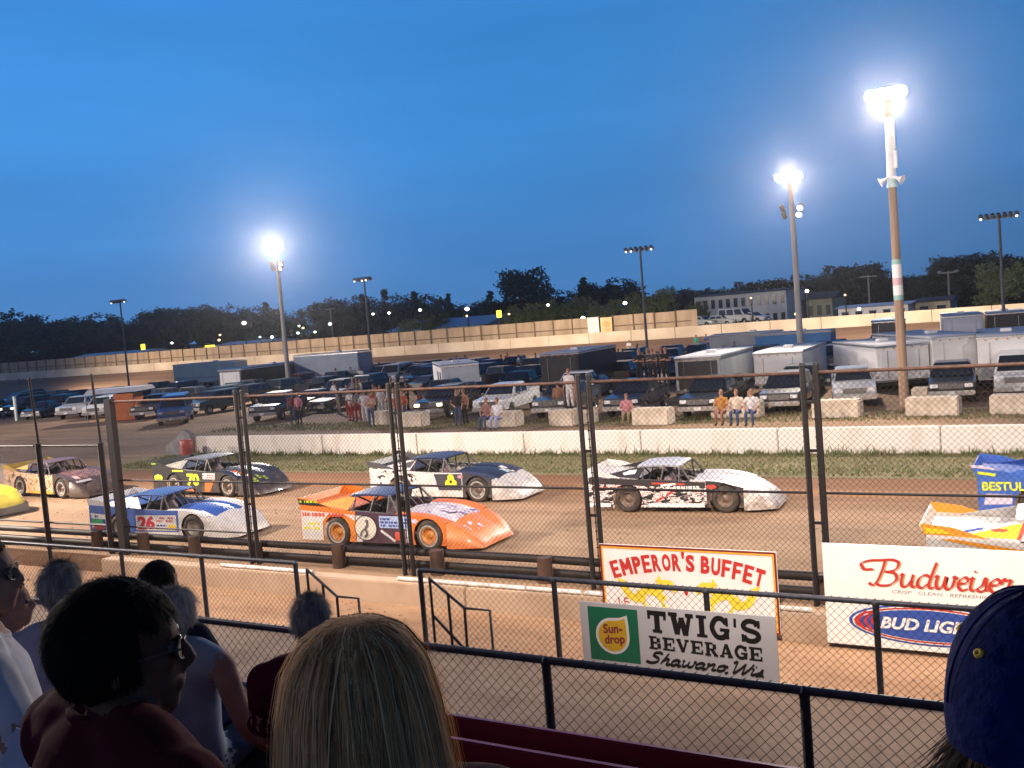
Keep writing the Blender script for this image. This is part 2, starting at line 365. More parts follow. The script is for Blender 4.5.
# inner grass verge: blades, one mass
def grass(name, n, fx, fy, h, cols, clump=0):
    mb = MB(); r = random.Random(len(name)*3+n)
    for i in range(n):
        x, y = fx(r), fy(r); z = .04; hh = h*(.4+r.random())*(1.0 if r.random() > .06 else 1.8); a = r.random()*math.pi; w = .02+.02*r.random()
        dx, dy = math.cos(a)*w, math.sin(a)*w; lx, ly = r.uniform(-.5, .5)*hh, r.uniform(-.5, .5)*hh
        mb.cur = r.randrange(len(cols))
        mb.add([(x-dx, y-dy, z), (x+dx, y+dy, z), (x+lx, y+ly, z+hh)], [(0, 1, 2)])
    o = mb.build(name, [mat('grass_%d' % (hash(c) % 9999), c, rough=.9) for c in cols]); o['kind'] = 'stuff'; return o
GC = [(.13, .17, .05), (.19, .20, .08), (.24, .19, .10), (.10, .135, .045)]
g = grass('verge_grass', 34000, lambda r: r.uniform(-38, 12), lambda r: 28.6+3.8*r.random()**.75, .07, GC)
tag(g, 'short patchy grass verge below the white inner wall', 'grass')
g = grass('tall_weeds', 4200, lambda r: round(r.uniform(-37, 12)/1.3)*1.3+r.gauss(0, .28), lambda r: 32.0+.35*r.random(), .19, GC)
tag(g, 'taller weed tufts along the foot of the white inner wall', 'weeds')
g = grass('pit_grass', 9000, lambda r: r.uniform(-45, 8), lambda r: 40.6+3.2*r.random(), .09, GC)
tag(g, 'thin trampled grass round the concrete blocks of the pit', 'grass')

mb = MB(); r = random.Random(44)
for k in range(5200):
    if r.random() < .5: x, y, z, q = r.uniform(-40, 6), 17.3+11*r.random()**1.5, .01, .012+.03*r.random()**3
    elif r.random() < .5: x, y, z, q = r.uniform(-24, 4), r.uniform(13.2, 16.1), -.445, .010+.03*r.random()**3
    else: x, y, z, q = r.uniform(-18, 4), r.uniform(8.2, 12.8), .004, .006+.016*r.random()**3
    a = r.random()*6.28; c_, s_ = math.cos(a)*q, math.sin(a)*q
    mb.add([(x-c_, y-s_, z), (x+s_, y-c_, z), (x+c_*1.3, y+s_, z), (x-s_, y+c_*.8, z), (x, y, z+q*.9)], [(0, 1, 4), (1, 2, 4), (2, 3, 4), (3, 0, 4)])
o = mb.build('dirt_clods', mat('clod_clay', (.30, .21, .145), (.20, .135, .09), 9, .95)); tag(o, 'small clods of clay scattered over the track and walkway', 'dirt clods', kind='stuff')

# ------------------------------------------------------------------ walls and fences
M_conc = mat('old_concrete', (.46, .34, .24), (.36, .255, .175), 1.2, .9, bump=.12, detail=8)
M_white = mat('white_painted_concrete', (.66, .62, .57), (.55, .49, .43), 1.6, .8, bump=.06, lo=.25, hi=.48, stretch=(1.2, 1, .4), detail=8)
M_dark = mat('dark_steel', (.009, .006, .007), (.006, .004, .005), 8, .6, .1)
M_rust = mat('rusty_rail', (.11, .055, .038), (.05, .028, .022), 9, .7, .2)
M_galv = mat('galvanised_steel', (.055, .060, .078), (.032, .036, .048), 14, .55, .3)
M_wire = mat('chain_wire', (.030, .026, .026), (.018, .016, .016), 10, .5, .3)
M_log = mat('weathered_log', (.11, .058, .036), (.045, .026, .018), 7, .9, bump=.4, stretch=(1, 1, .3))
M_black = mat('black_rubber', (.018, .017, .017), (.010, .010, .010), 12, .8)

mb = MB()
for x0, x1 in ((-22.1, -11.2), (-11.196, 0.8), (.804, 20)):
    mb.box(((x0+x1)/2, 16.38, -.3), (x1-x0-.012, .36, .60))
w = mb.build('retaining_wall', M_conc); bevel(w, .02); tag(w, 'low concrete retaining wall under the track edge, lit orange', 'wall')

def mesh_wires(mb, x0, x1, z0, z1, y, pitch, r, axis='x'):
    # chain link: two families of diagonal wires clipped to the panel rectangle
    Hh = z1-z0; n = int((x1-x0+Hh)/pitch)+1
    for k in range(n):
        c = x0-Hh+k*pitch
        for sgn in (1, -1):
            a, b = (c, z0), (c+Hh, z1)
            xa, xb = max(a[0], x0), min(b[0], x1)
            if xb-xa < .01: continue
            za, zb = z0+(xa-c), z0+(xb-c)
            if sgn < 0: za, zb = z1-(xa-c), z1-(xb-c)
            mb.cyl((xa, y+sgn*r, za), (xb, y+sgn*r, zb), r, n=3, caps=False)

# tall catch fence: separate framed panels
CF = [-21.95, -17.32, -12.92, -8.54, -4.42, -.2, 4.0]
CFY = 16.75
cflab = ['catch fence panel with a heavy left post, before the blue and white race car', 'tall catch fence panel in front of the orange race car', 'tall catch fence panel between the orange car and the buffet sign',
         'tall catch fence panel standing behind the buffet sign', 'tall catch fence panel standing behind the beer sign', 'tall catch fence panel at the far right edge']
for i in range(6):
    x0, x1 = CF[i]+.11, CF[i+1]-.11
    e = empty('catch_fence_panel', (x0, CFY, 0)); L_ = x1-x0
    tag(e, cflab[i], 'fence', 'tall catch fence panels along the track')
    for k, px_ in enumerate((0, L_)):
        r = .05
        mb = MB()
        if i == 0 and k == 0: mb.box((0, 0, 1.9), (.23, .16, 4.1))
        else: mb.cyl((px_, 0, -.1), (px_, 0, 4.0), r, n=8); mb.ell((px_, 0, 4.0), (r*1.15, r*1.15, .05), 8, 4)
        mb.build('post', M_dark, e)
    for zz, rr, mm in ((3.88, .032, M_rust), (1.9, .024, M_dark), (.72, .022, M_dark)):
        if zz < 1 and i > 0: continue
        mb = MB(); mb.cyl((.05, 0, zz), (L_-.05, 0, zz), rr, n=6); mb.build('rail', mm, e)
    if i < 5:
        mb = MB()
        for zz in (.5, 1.4, 2.6, 3.4): mb.box((L_+.11, 0, zz), (.13, .03, .05))
        mb.cyl((L_+.19, -.09, .1), (L_+.19, -.09, 3.85), .012, n=5)
        for q in range(24): mb.box((L_+.19, -.09, .2+q*.155), (.035, .035, .018))
        mb.build('hinge', M_dark, e)
    mb = MB(); mesh_wires(mb, .05, L_-.05, .12, 3.86, .045, .10, .0028); mb.build('chain_link', M_wire, e)
# lower panels to the left
for i, (x0, x1) in enumerate(((-24.9, -22.35), (-27.6, -25.05))):
    e = empty('low_fence_panel', (x0, CFY, 0)); L_ = x1-x0
    tag(e, ('lower fence panel left of the heavy dark post, with thin rods rising above it', 'lower fence panel at the left edge of the photo, nearest the yellow car')[i], 'fence', 'lower fence panels at the left')
    for px_ in ((0, L_) if i == 0 else (0,)):
        mb = MB(); mb.cyl((px_, 0, -.1), (px_, 0, 2.85), .075, n=8); mb.build('post', M_dark, e)
        mb = MB(); mb.cyl((px_-.02, .03, 2.8), (px_-.1, .03, 4.6), .035, n=6); mb.build('rod', M_dark, e)
    for zz in (2.78, .72):
        mb = MB(); mb.cyl((.05, 0, zz), (L_-.05, 0, zz), .028, n=6); mb.build('rail', M_dark, e)
    mb = MB(); mesh_wires(mb, .05, L_-.05, .12, 2.74, .045, .10, .0028); mb.build('chain_link', M_wire, e)

# guard rail of pipes on short log posts
e = empty('guard_rail', (-10, 17.0, 0)); tag(e, 'dark pipe guard rail on short log posts along the track edge', 'guard rail')
gx = [-23.2, -21.4, -19.55, -17.5, -15.0, -12.35, -9.8, -7.2, -4.4, -1.8, .8, 3.5]
for x in gx:
    mb = MB(); mb.cyl((x+10, -.02, -.05), (x+10, -.02, .47+.04*math.sin(x*7)), .16, .145, 10); mb.build('log_post', M_log, e)
for zz, rr in ((.38, .085), (.12, .085)):
    mb = MB()
    for a, b in zip([-30]+gx, gx+[6]): mb.cyl((a+10.01, .19, zz+.015*math.sin(a*3)), (b+9.99, .19, zz+.015*math.sin(b*3)), rr, n=8)
    mb.build('rail', mat('dark_pipe', (.028, .020, .018), (.014, .011, .010), 5, .6, .2), e)
for a, b in ((-12.9, -9.9), (-9.85, -8.7), (-8.6, -4.5), (-18, -15.2)):
    mb = MB(); mb.cyl((a+10, -.66, .045), (b+10, -.66, .045), .045, n=8); mb.build('white_pipe', mat('white_pipe', (.8, .76, .74), (.5, .44, .4), 5, .5), e)

# inner wall
e = empty('inner_wall', (-11, 32.6, 0)); tag(e, 'long low white concrete wall on the infield edge of the track', 'wall')
mb = MB(); x = -25.6
for ln in (3.0, 4.6, 4.9, 4.9, 4.7, 4.8, 4.9, 4.9, 4.9):
    mb.box((x+ln/2, 0, .44), (ln-.02, .28, .88)); x += ln
bevel(mb.build('wall_body', M_white, e), .03)
mb = MB(); mb.prism([(-27.3, .0), (-25.62, .0), (-25.62, 1.05), (-26.0, 1.22), (-27.3, .5)], -.12, .12)
mb.build('wing_end', mat('grey_plate', (.20, .20, .21), (.12, .12, .13), 3, .6), e, (0, -.3, 0))
mb = MB(); mb.lathe([(0, 0), (.28, 0), (.29, .3), (.28, .6), (.29, .85), (.24, .88), (0, .88)], 14)
p = atz(188, 459); o = mb.build('barrel', mat('red_drum', (.40, .07, .05), (.25, .05, .04), 4, .5), None, p); tag(o, 'faded red drum beside the end of the white inner wall', 'barrel')

# back straight wall, board fence and billboards
e = empty('back_wall', (-60, 100.4, 0)); tag(e, 'pale concrete wall round the far straight of the track', 'wall')
mb = MB()
for i in range(64):
    mb.box((-130+i*5+2.5, 0, 2.05), (4.96, .3, 1.15))
bevel(mb.build('wall_body', mat('cream_concrete', (.80, .68, .52), (.62, .50, .36), .35, .8, detail=6), e), .03)
e = empty('board_fence', (-60, 101.2, 0)); tag(e, 'brown board fence on posts above the far wall', 'fence')
M_board = mat('tan_boards', (.50, .38, .26), (.36, .26, .17), 1.1, .85, stretch=(1.0, 1, .25), detail=6)
mb = MB(); x = -122.0; x_end = aty(690, 320, 101).x + 60; mbp = MB(); r = random.Random(5)
while x < x_end-1:
    mb.box((x+1.2, 0, 3.35), (2.36, .05, 1.9 + r.uniform(-.05, .05))); mbp.box((x, -.09, 3.1), (.12, .1, 2.5)); x += 2.4
    if 9.0 < x < 12.4: x = 12.6; mb.build('board_panel', M_board, e); mb = MB()
mbp.box(((x_end-122)/2, -.09, 3.2), (x_end+122, .06, .08)); mb.build('board_panel', M_board, e); mbp.build('post', mat('brown_post', (.22, .15, .10), rough=.9), e)
for px, w_, cols, lab in ((593.5, 1.9, ((.72, .74, .74), (.60, .68, .70)), 'pale white billboard on the far board fence'), (606.5, 1.9, ((.74, .58, .28), (.74, .45, .18)), 'yellow billboard on the far board fence')):
    p = aty(px, 326, 100.9); mb = MB(); mb.box((0, 0, 0), (1.36, .08, 1.9)); q = empty('billboard', p); tag(q, lab, 'billboard')
    mb.build('panel', mat('bill_%d' % px, cols[0], cols[0], rough=.5), q)
    f = lambda u, v, l: Vector((u, -.05-.003*l, v))
    mb = MB(); put_disc(mb, 0, .2, .45, .35, f); put_rect(mb, -.5, -.45, 1.0, .14, f); put_rect(mb, -.4, -.72, .8, .11, f); mb.build('emblem', mat('billmark_%d' % px, cols[1], cols[1]), q)

# waist-high chain link fences in front of the stand
def low_fence(name, x0, x1, y, z0, z1, posts, lab, pitch, gap=None, rail=.045, post=.05):
    e = empty(name, (x0, y, z0)); tag(e, lab, 'fence')
    for xp in posts:
        mb = MB(); mb.cyl((xp-x0, 0, -.02), (xp-x0, 0, z1-z0-.03), post, n=10); mb.ell((xp-x0, 0, z1-z0-.02), (post*1.2, post*1.2, .06), 10, 5); mb.build('post', M_galv, e)
    mb = MB(); mb.cyl((0, 0, z1-z0), (x1-x0, 0, z1-z0), rail, n=10)
    n = int((x1-x0)/pitch)
    for k in range(n):   # twisted wire ends and ties over the rail
        xx = k*pitch; mb.cyl((xx, -rail, z1-z0-rail*.6), (xx+.03, 0, z1-z0+rail*1.15), .007, n=4); mb.cyl((xx+.03, 0, z1-z0+rail*1.05), (xx+.045, .0, z1-z0+rail*1.4), .004, n=4)
    mb.build('rail', M_galv, e)
    mb = MB(); mesh_wires(mb, 0, x1-x0, .05, z1-z0, -.055, pitch, .0030); mb.build('chain_link', M_wire, e)
    mb = MB(); mb.cyl((0, -.055, .07), (x1-x0, -.055, .07), .008, n=5); mb.build('tension_wire', M_wire, e)
    return e
low_fence('walkway_fence', -24, -12.45, 12.98, 0, 1.24, [-23.6, -21.4, -19.3, -17.05, -14.8, -12.47], 'waist-high chain link fence left of the gate opening, beyond the seats', .106, rail=.036, post=.042)
low_fence('walkway_fence', -9.82, 3, 12.98, 0, 1.27, [-9.8, -7.36, -5.0, -2.78, -.5, 1.8], 'waist-high chain link fence right of the gate opening, carrying the beverage sign', .106, rail=.036, post=.042)
low_fence('stand_fence', -17, 4, 7.9, .9, 2.05, [-16.2, -14, -11.8, -9.2-.0, -6.95, -4.63, -2.28, .1, 2.4], 'nearest chain link fence right in front of the seats', .106, rail=.037, post=.043)
for nm, x0, lab in (('handrail', -12.5, 'sloping grey pipe handrail at the left of the gate opening'), ('handrail', -9.84, 'sloping grey pipe handrail at the right of the gate opening')):
    mb = MB(); r = .024; g_ = lambda x, z: (x, 0, z)
    mb.tube([g_(-.02, -.02), g_(-.02, 1.06)], r, 8); mb.tube([g_(-.02, 1.04), g_(.62, .60), g_(1.1, .60), g_(1.1, -.12), g_(.6, -.12), g_(.0, .42)], r, 8)
    mb.tube([g_(.62, .6), g_(.6, -.45)], r, 8); mb.tube([g_(.32, .80), g_(.32, -.45)], r, 8); mb.tube([g_(1.1, -.1), g_(1.1, -.45)], r, 8)
    o = mb.build(nm, M_galv, None, (x0, 13.3, 0)); tag(o, lab, 'handrail', 'handrails of the gate steps')

# ------------------------------------------------------------------ signs
def sign(name, lab, x0, x1, y, z0, z1, face, th=.03, tilt=0.0):
    e = empty(name, (x0, y, z0), 0); tag(e, lab, 'sign'); e.rotation_euler = (tilt, 0, 0)
    mb = MB(); mb.box(((x1-x0)/2, th/2, (z1-z0)/2), (x1-x0, th, z1-z0)); mb.build('board', face, e)
    return e, (lambda u, v, l: Vector((u, -.003-.0014*l, v)))
M_sw = mat('sign_white', (.80, .79, .77), (.74, .73, .71), 2, .45)
RED, YEL, BLU, BLK = (.50, .035, .03), (.80, .66, .06), (.03, .08, .36), (.012, .011, .012)
def flat(name, c, rough=.45): return mat(name, c, tuple(v*.9 for v in c), 3, rough)
M_red, M_yel, M_blu, M_ink = flat('sign_red', RED), flat('sign_yellow', YEL), flat('sign_blue', BLU), flat('sign_black', BLK)
# buffet
e, f = sign('buffet_sign', 'white restaurant sign with red lettering and two yellow dragons on the catch fence', -8.12, -4.95, 16.05, -.32, 1.05, M_sw)
Wd, Hd = 3.17, 1.37
mb = MB(); t = .035
for a in ((0, 0, Wd, t), (0, Hd-t, Wd, t), (0, t, t, Hd-2*t), (Wd-t, t, t, Hd-2*t)): put_rect(mb, *a, f, 3)
mb.build('border', flat('sign_maroon', (.16, .02, .02)), e)
mb = MB(); t2 = .03
for a in ((t, t, Wd-2*t, t2), (t, Hd-t-t2, Wd-2*t, t2), (t, t+t2, t2, Hd-2*t-2*t2), (Wd-t-t2, t+t2, t2, Hd-2*t-2*t2)): put_rect(mb, *a, f, 3)
mb.build('border', flat('sign_orange', (.80, .38, .04)), e)
mb = MB(); word = "EMPEROR'S BUFFET"; wid = {"'": .35, ' ': .45, 'M': 1.25}; tot = sum(wid.get(c, 1) for c in word); cx = 0
for c in word:
    a = wid.get(c, 1); uc = (cx+a/2)/tot; cx += a
    if c == ' ': continue
    x = .2+uc*(Wd-.4); z = 1.11-.80*(uc-.5)**2; rot = -(uc-.5)*.6; lw = .86*a*(Wd-.4)/tot; lh = .30 if c != "'" else .12
    zo = z+(.13 if c == "'" else 0)
    g_ = lambda u, v, l, x=x, z=zo, rot=rot: f(x+u*math.cos(rot)-v*math.sin(rot), z+u*math.sin(rot)+v*math.cos(rot), 2)
    if c in 'EMF':
        a_, b_, t_ = lw/2, lh/2, .052
        bars = {'E': [((-a_+t_/2, -b_), (-a_+t_/2, b_)), ((-a_, b_-t_/2), (a_, b_-t_/2)), ((-a_, 0), (a_*.75, 0)), ((-a_, -b_+t_/2), (a_, -b_+t_/2))], 'F': [((-a_+t_/2, -b_), (-a_+t_/2, b_)), ((-a_, b_-t_/2), (a_, b_-t_/2)), ((-a_, 0), (a_*.75, 0))],
                'M': [((-a_+t_/2, -b_), (-a_+t_/2, b_)), ((a_-t_/2, -b_), (a_-t_/2, b_)), ((-a_+t_/2, b_*.9), (0, -b_*.3)), ((a_-t_/2, b_*.9), (0, -b_*.3))]}[c]
        for q, (p0_, p1_) in enumerate(bars): put_stroke(mb, [p0_, p1_], t_*1.15, lambda u, v, l, q=q, g_=g_: g_(u, v, 0) + Vector((0, -.0014*q, 0)), 0, smooth=False)
    else: put_text(mb, c, -lw/2, -lh/2, lw, lh, g_, bold=.05)
mb.build('lettering', M_red, e)
for s_, cx in ((1, .98), (-1, 2.2)):      # two yellow dragons facing each other
    mb = MB()
    P = lambda pts: [(cx+s_*x, z+.13) for x, z in pts]
    put_stroke(mb, P([(-.55,.52),(-.45,.35),(-.25,.30),(-.15,.45),(.05,.42),(.2,.30)]), .13, f, 1); put_stroke(mb, P([(.05,.42),(.18,.58),(.30,.56)]), .16, f, 2)
    put_disc(mb, cx+s_*.27, .71, .13, .09, f, 3, 10); put_poly(mb, P([(.30,.50),(.46,.56),(.42,.44)]), f, 4); put_poly(mb, P([(-.6,.5),(-.68,.66),(-.5,.6)]), f, 4)
    for x, z in ((-.3,.36),(-.1,.48),(.1,.62)): put_poly(mb, P([(x-.06,z),(x+.03,z+.12),(x+.08,z)]), f, 5)
    for x, z in ((-.2,.28),(.15,.28)): put_stroke(mb, P([(x,z),(x+.05,z-.1),(x+.13,z-.12)]), .05, f, 6)
    mb.build('dragon_emblem', M_yel, e)
mb = MB(); put_disc(mb, Wd/2, .60, .035, .06, f, 1, 10); mb.build('flame', M_red, e)
mb = MB(); put_text(mb, 'LE', .30, .28, .20, .15, f, bold=0); mb.build('small_lettering', M_red, e)
# beverage
e, f = sign('beverage_sign', 'grey beverage sign with a green soda emblem and heavy black lettering on the low fence', -6.92, -4.04, 12.90, .10, 1.0, mat('sign_grey', (.62, .62, .64), (.56, .56, .58), 2, .5), .02)
mb = MB(); put_rect(mb, .13, .06, .78, .78, f); mb.build('green_panel', flat('sign_green', (.012, .17, .085)), e)
def drop(cx, cz, r):
    pts = [(cx+r*math.cos(a), cz+r*math.sin(a)) for a in [R(100+k*14) for k in range(20)]]
    return pts + [(cx+r*.98, cz+r*.70), (cx+r*.92, cz+r*1.20), (cx+r*.45, cz+r*1.03)]
mb = MB(); put_poly(mb, drop(.50, .43, .265), f, 1); mb.build('drop_outline', M_sw, e)
mb = MB(); put_poly(mb, drop(.50, .43, .225), f, 2); mb.build('drop_fill', flat('sign_gold', (.72, .45, .03)), e)
mb = MB(); put_text(mb, 'Sun-', .36, .47, .30, .14, lambda u, v, l: f(u, v+.1*(u-.5), 3), bold=.03); put_text(mb, 'drop', .37, .28, .32, .17, lambda u, v, l: f(u, v+.1*(u-.5), 3), bold=.03); mb.build('emblem_lettering', flat('sign_wine', (.25, .02, .05)), e)
mb = MB(); f2 = lambda u, v, l: f(u, v-.012*(u-1.9), l)
put_slab(mb, "TWIG'S", 1.06, .54, 1.62, .30, f2, {'W': 1.3, 'I': .55, "'": .3}); put_slab(mb, 'BEVERAGE', 1.06, .295, 1.62, .18, f2)
put_cursive(mb, 'Shawano,Wis.', 1.02, .09, 1.68, .16, f2, pen=.62, slant=.5, nib=R(60)); mb.build('lettering', M_ink, e)
# beer
e, f = sign('beer_sign', 'white beer sign with red script and a blue oval, leaning on the track wall', -4.2, -.85, 16.03, -.36, 1.24, M_sw)
mb = MB(); put_cursive(mb, 'Budweiser', .74, .98, 1.95, .40, f, pen=.25); mb.build('script_lettering', M_red, e)
mb = MB(); put_cursive(mb, 'Budweiser', .765, .966, 1.95, .40, lambda u, v, l: f(u, v, -2), pen=.24); mb.build('script_shadow', flat('sign_tan', (.50, .34, .18)), e)
mb = MB(); put_text(mb, 'CRISP · CLEAN · REFRESHING', 1.02, .87, 1.45, .05, f, bold=.0, shear=.2); mb.build('motto', flat('sign_dgrey', (.25, .24, .24)), e)
cx, cz = 1.55, .40
for k, (rx, rz, m) in enumerate(((1.20, .315, M_blu), (1.15, .285, M_sw), (1.12, .27, M_red), (1.07, .245, M_sw), (1.04, .235, M_blu))):
    mb = MB(); put_disc(mb, cx, cz, rx, rz, f, k*2, 40); mb.build('oval', m, e)
mb = MB()
for k in range(3): put_stroke(mb, [(.62+k*.1, .56), (.50+k*.1, .42), (.60+k*.1, .27)], .04, f, 11)
mb.build('swoosh', M_red, e)
mb = MB(); put_text(mb, 'BUD LIGHT', .82, .31, 1.45, .19, lambda u, v, l: f(u, v, 12), bold=.035, shear=.28); mb.build('lettering', M_sw, e)

# ------------------------------------------------------------------ light poles
M_lamp = mat('lamp_glass', (1, .97, .92), (1, .97, .92), 1, .3, emit=40)
M_lampw = mat('lamp_glass_weak', (1, .96, .90), (1, .96, .90), 1, .3, emit=2.2)
M_fix = mat('lamp_housing', (.25, .25, .26), (.15, .15, .16), 8, .5, .3)
M_polew = mat('wooden_pole', (.36, .25, .17), (.22, .15, .10), 2.0, .85, stretch=(3, 3, .15), detail=6)
M_poleg = mat('grey_pole', (.40, .37, .33), (.28, .26, .24), 2.0, .7, stretch=(2, 2, .3))
def floodlight(e, x, z, facing, r=.30, glow=None, y=0.0):
    q = empty('floodlight', (x, y, z)); q.parent = e
    d = Vector((0, facing, -.55)).normalized(); Mx = d.to_track_quat('Z', 'Y').to_matrix()
    mb = MB(); mb.lathe([(.09, -.32), (.16, -.26), (r*.8, -.05), (r, .06), (r*.96, .075)], 14, Mx); mb.cyl((0, 0, -.25), (0, 0, 0), .03, n=6); mb.build('housing', M_fix, q)
    mb = MB(); mb.lathe([(0, .07), (r*.6, .08), (r*.95, .06)], 14, Mx); mb.build('lens', glow or M_fix, q)
    return q
def light_pole(loc, h, lab, rad, n_top, facing, glow, m=M_polew, span=1.7, rows=1, low=0, rl=.24, group='floodlight poles of the track'):
    e = empty('light_pole', loc); tag(e, lab, 'light pole', group)
    mb = MB(); mb.cyl((0, 0, -.1), (0, 0, h), rad, rad*.72, 14); mb.build('pole', m, e)
    for rw in range(rows):
        zz = h-.05-rw*.36
        mb = MB(); mb.box((0, -.16, zz), (span+.3, .12, .13)); mb.build('crossarm', M_fix, e)
        for k in range(n_top):
            floodlight(e, -span/2+span*k/max(1, n_top-1), zz+.12, facing, rl, glow, -.22)
    for k in range(low):
        floodlight(e, (-.5, .5, -.42, .42)[k], h-1.75-.38*(k//2), facing*(1 if k % 2 else -.6), .19, M_lampw if k % 2 else M_fix, -.1)
    return e
eR = light_pole(atz(905, 411), 12.75, 'tallest brown floodlight pole beside the white trailers, with two horn speakers', .20, 4, -1, M_lamp, rows=1, span=1.1, rl=.28)
mb = MB(); mb.cyl((0, 0, 9.4), (0, 0, 11.9), .175, .16, 14); mb.box((.16, -.1, 11.2), (.14, .16, 1.2)); mb.box((.2, -.1, 10.2), (.14, .16, .7)); mb.build('white_wrap', mat('white_sheet', (.8, .82, .82), (.6, .66, .68), 2, .4), eR)
for s_ in (-1, 1):
    mb = MB(); d = Vector((s_*.9, -.25, -.45)).normalized(); Mx = d.to_track_quat('Z', 'Y').to_matrix()
    mb.lathe([(.05, .1), (.07, .3), (.12, .42), (.2, .5)], 12, Mx); mb.build('horn_speaker', mat('horn_white', (.8, .8, .8), rough=.4), eR, (0, -.1, 9.55))
mb = MB(); mb.cyl((0, 0, 9.1), (0, 0, 9.45), .22, .18, 12); mb.build('collar', mat('teal_band', (.45, .66, .66), rough=.5), eR)
for k, (z0_, z1_, c) in enumerate(((6.0, 6.2, (.25, .45, .42)), (5.45, 6.0, (.72, .74, .74)), (5.15, 5.45, (.55, .36, .40)), (4.75, 5.15, (.70, .72, .72)), (4.55, 4.75, (.22, .42, .38)))):
    mb = MB(); mb.cyl((0, 0, z0_), (0, 0, z1_), .195, n=14); mb.build('banner_band', flat('band_%d' % k, c), eR)
pM = atd(803, 384, 60); pM.z = 0
light_pole(pM, 11.8, 'grey floodlight pole between the trucks, its lamps lit, second from the right', .20, 4, -1, M_lamp, M_poleg, low=4, span=1.05, rows=1, rl=.27)
pL = atd(290, 395, 89); pL.z = 0
light_pole(pL, 13.0, 'floodlight pole at the left of the pit with a blazing lamp cluster', .22, 5, -1, M_lamp, M_poleg, low=4, span=1.5, rows=2, rl=.32)
for px, pyt, n_, gl, lab, rows in ((120, 302, 6, None, 'dark floodlight pole furthest left, its lamps turned to the far straight', 1), (364, 280, 5, None, 'slim floodlight pole behind the blue trailer with one lamp shining', 1),
                       (640, 250, 6, None, 'dark floodlight pole in front of the board fence, lamps turned away', 1), (999, 217, 7, None, 'dark floodlight pole near the right edge, lamps turned away', 1)):
    t_ = aty(px, pyt, 84); e = light_pole((t_.x, 84, 0), t_.z, lab, .125, n_, 1, M_fix, mat('dim_pole', (.16, .15, .15), (.1, .1, .1), 2, .7), span=2.4 if px != 364 else 2.0, rl=.19)
    fl = [c for c in e.children if c.name.startswith('floodlight')]
    for k, c in enumerate(fl):
        if (px == 364 and k in (0, 2, 3)) or (px != 364 and k in (0, len(fl)-1)) or (px == 640 and k == 1):
            mb = MB(); mb.ell((0, -.12, -.12), (.10, .09, .10), 8, 6); mb.build('lit_bulb', M_lampw, c)
for P_, lab in ((NEAR_LEFT, 'floodlight pole by the stand beyond the left edge, lighting the track'), (FAR_LEFT, 'floodlight pole furthest left beyond the frame, lighting the turn'), (NEAR_RIGHT, 'floodlight pole by the stand beyond the right edge, lighting the track')):
    light_pole((P_.x, P_.y-.6, 0), 12.6, lab, .22, 5, 1, None, M_poleg, rows=2)

# ------------------------------------------------------------------ stand: stepped deck, benches, roof
M_deck = mat('dark_deck', (.035, .030, .030), (.02, .018, .018), 3, .8)
prof = [(-3, 5.0)]
rows = [6.0-.8*k for k in range(8)]
zrow = lambda y: 5.2-(1.15+.29*y)          # top of the backrest
mb = MB(); y_prev = None; pr = []
for y in sorted(rows): pr += [(y-.72, zrow(y)-.86), (y+.08, zrow(y)-.86)]
pr = [(-3, pr[0][1])] + pr + [(6.2, .9), (7.98, .9), (7.98, -.1)]
strip('stand_deck', pr, -40, 25, M_deck)
M_bench = mat('maroon_paint', (.26, .020, .045), (.17, .014, .032), 2.5, .42, stretch=(.3, 2, 2), detail=6, coat=.3)
blabs = ['maroon bench row nearest the chain link fence', 'second maroon bench row back from the chain link fence', 'third maroon bench row back from the chain link fence', 'fourth maroon bench row back, where the woman in the blue top sits', 'fifth maroon bench row back from the fence',
         'sixth maroon bench row back, in front of the dark haired man', 'maroon bench row of the dark haired man and blonde woman', 'maroon bench row closest to the camera']
for k, y in enumerate(rows):
    e = empty('bleacher_bench', (0, y, zrow(y))); tag(e, blabs[k], 'bench', 'maroon bleacher benches')
    mb = MB(); mb.box((-8, 0, -.11), (62, .045, .22)); bevel(mb.build('backrest', M_bench, e), .008)
    mb = MB(); mb.box((-8, -.05+.33, -.42), (62, .30, .045)); bevel(mb.build('seat', M_bench, e), .008)
    for x in range(-36, 22, 3):
        mb = MB(); mb.box((x+.4*k, .05, -.43), (.05, .05, .80)); mb.box((x+.4*k, .28, -.645), (.05, .05, .39)); mb.build('bracket', M_dark, e)
o = MB().box((-6, 1.2, 10.6), (70, 12.4, .25)).build('grandstand_roof', mat('roof_sheet', (.12, .12, .13), rough=.6)); tag(o, 'dark sheet roof over the grandstand, above the frame', 'roof')
for P_, lab in ((ROOF_A, 'floodlight cluster hung from the stand roof edge, right of the seats'), (ROOF_B, 'floodlight cluster hung from the stand roof edge, left of the seats')):
    e = empty('roof_floodlights', P_ + Vector((0, -.3, .1))); tag(e, lab, 'floodlight')
    mb = MB(); mb.box((0, 0, .2), (2.2, .08, .08)); mb.build('bar', M_fix, e)
    for k in range(4): floodlight(e, -.9+.6*k, .1, 1, .22, None)

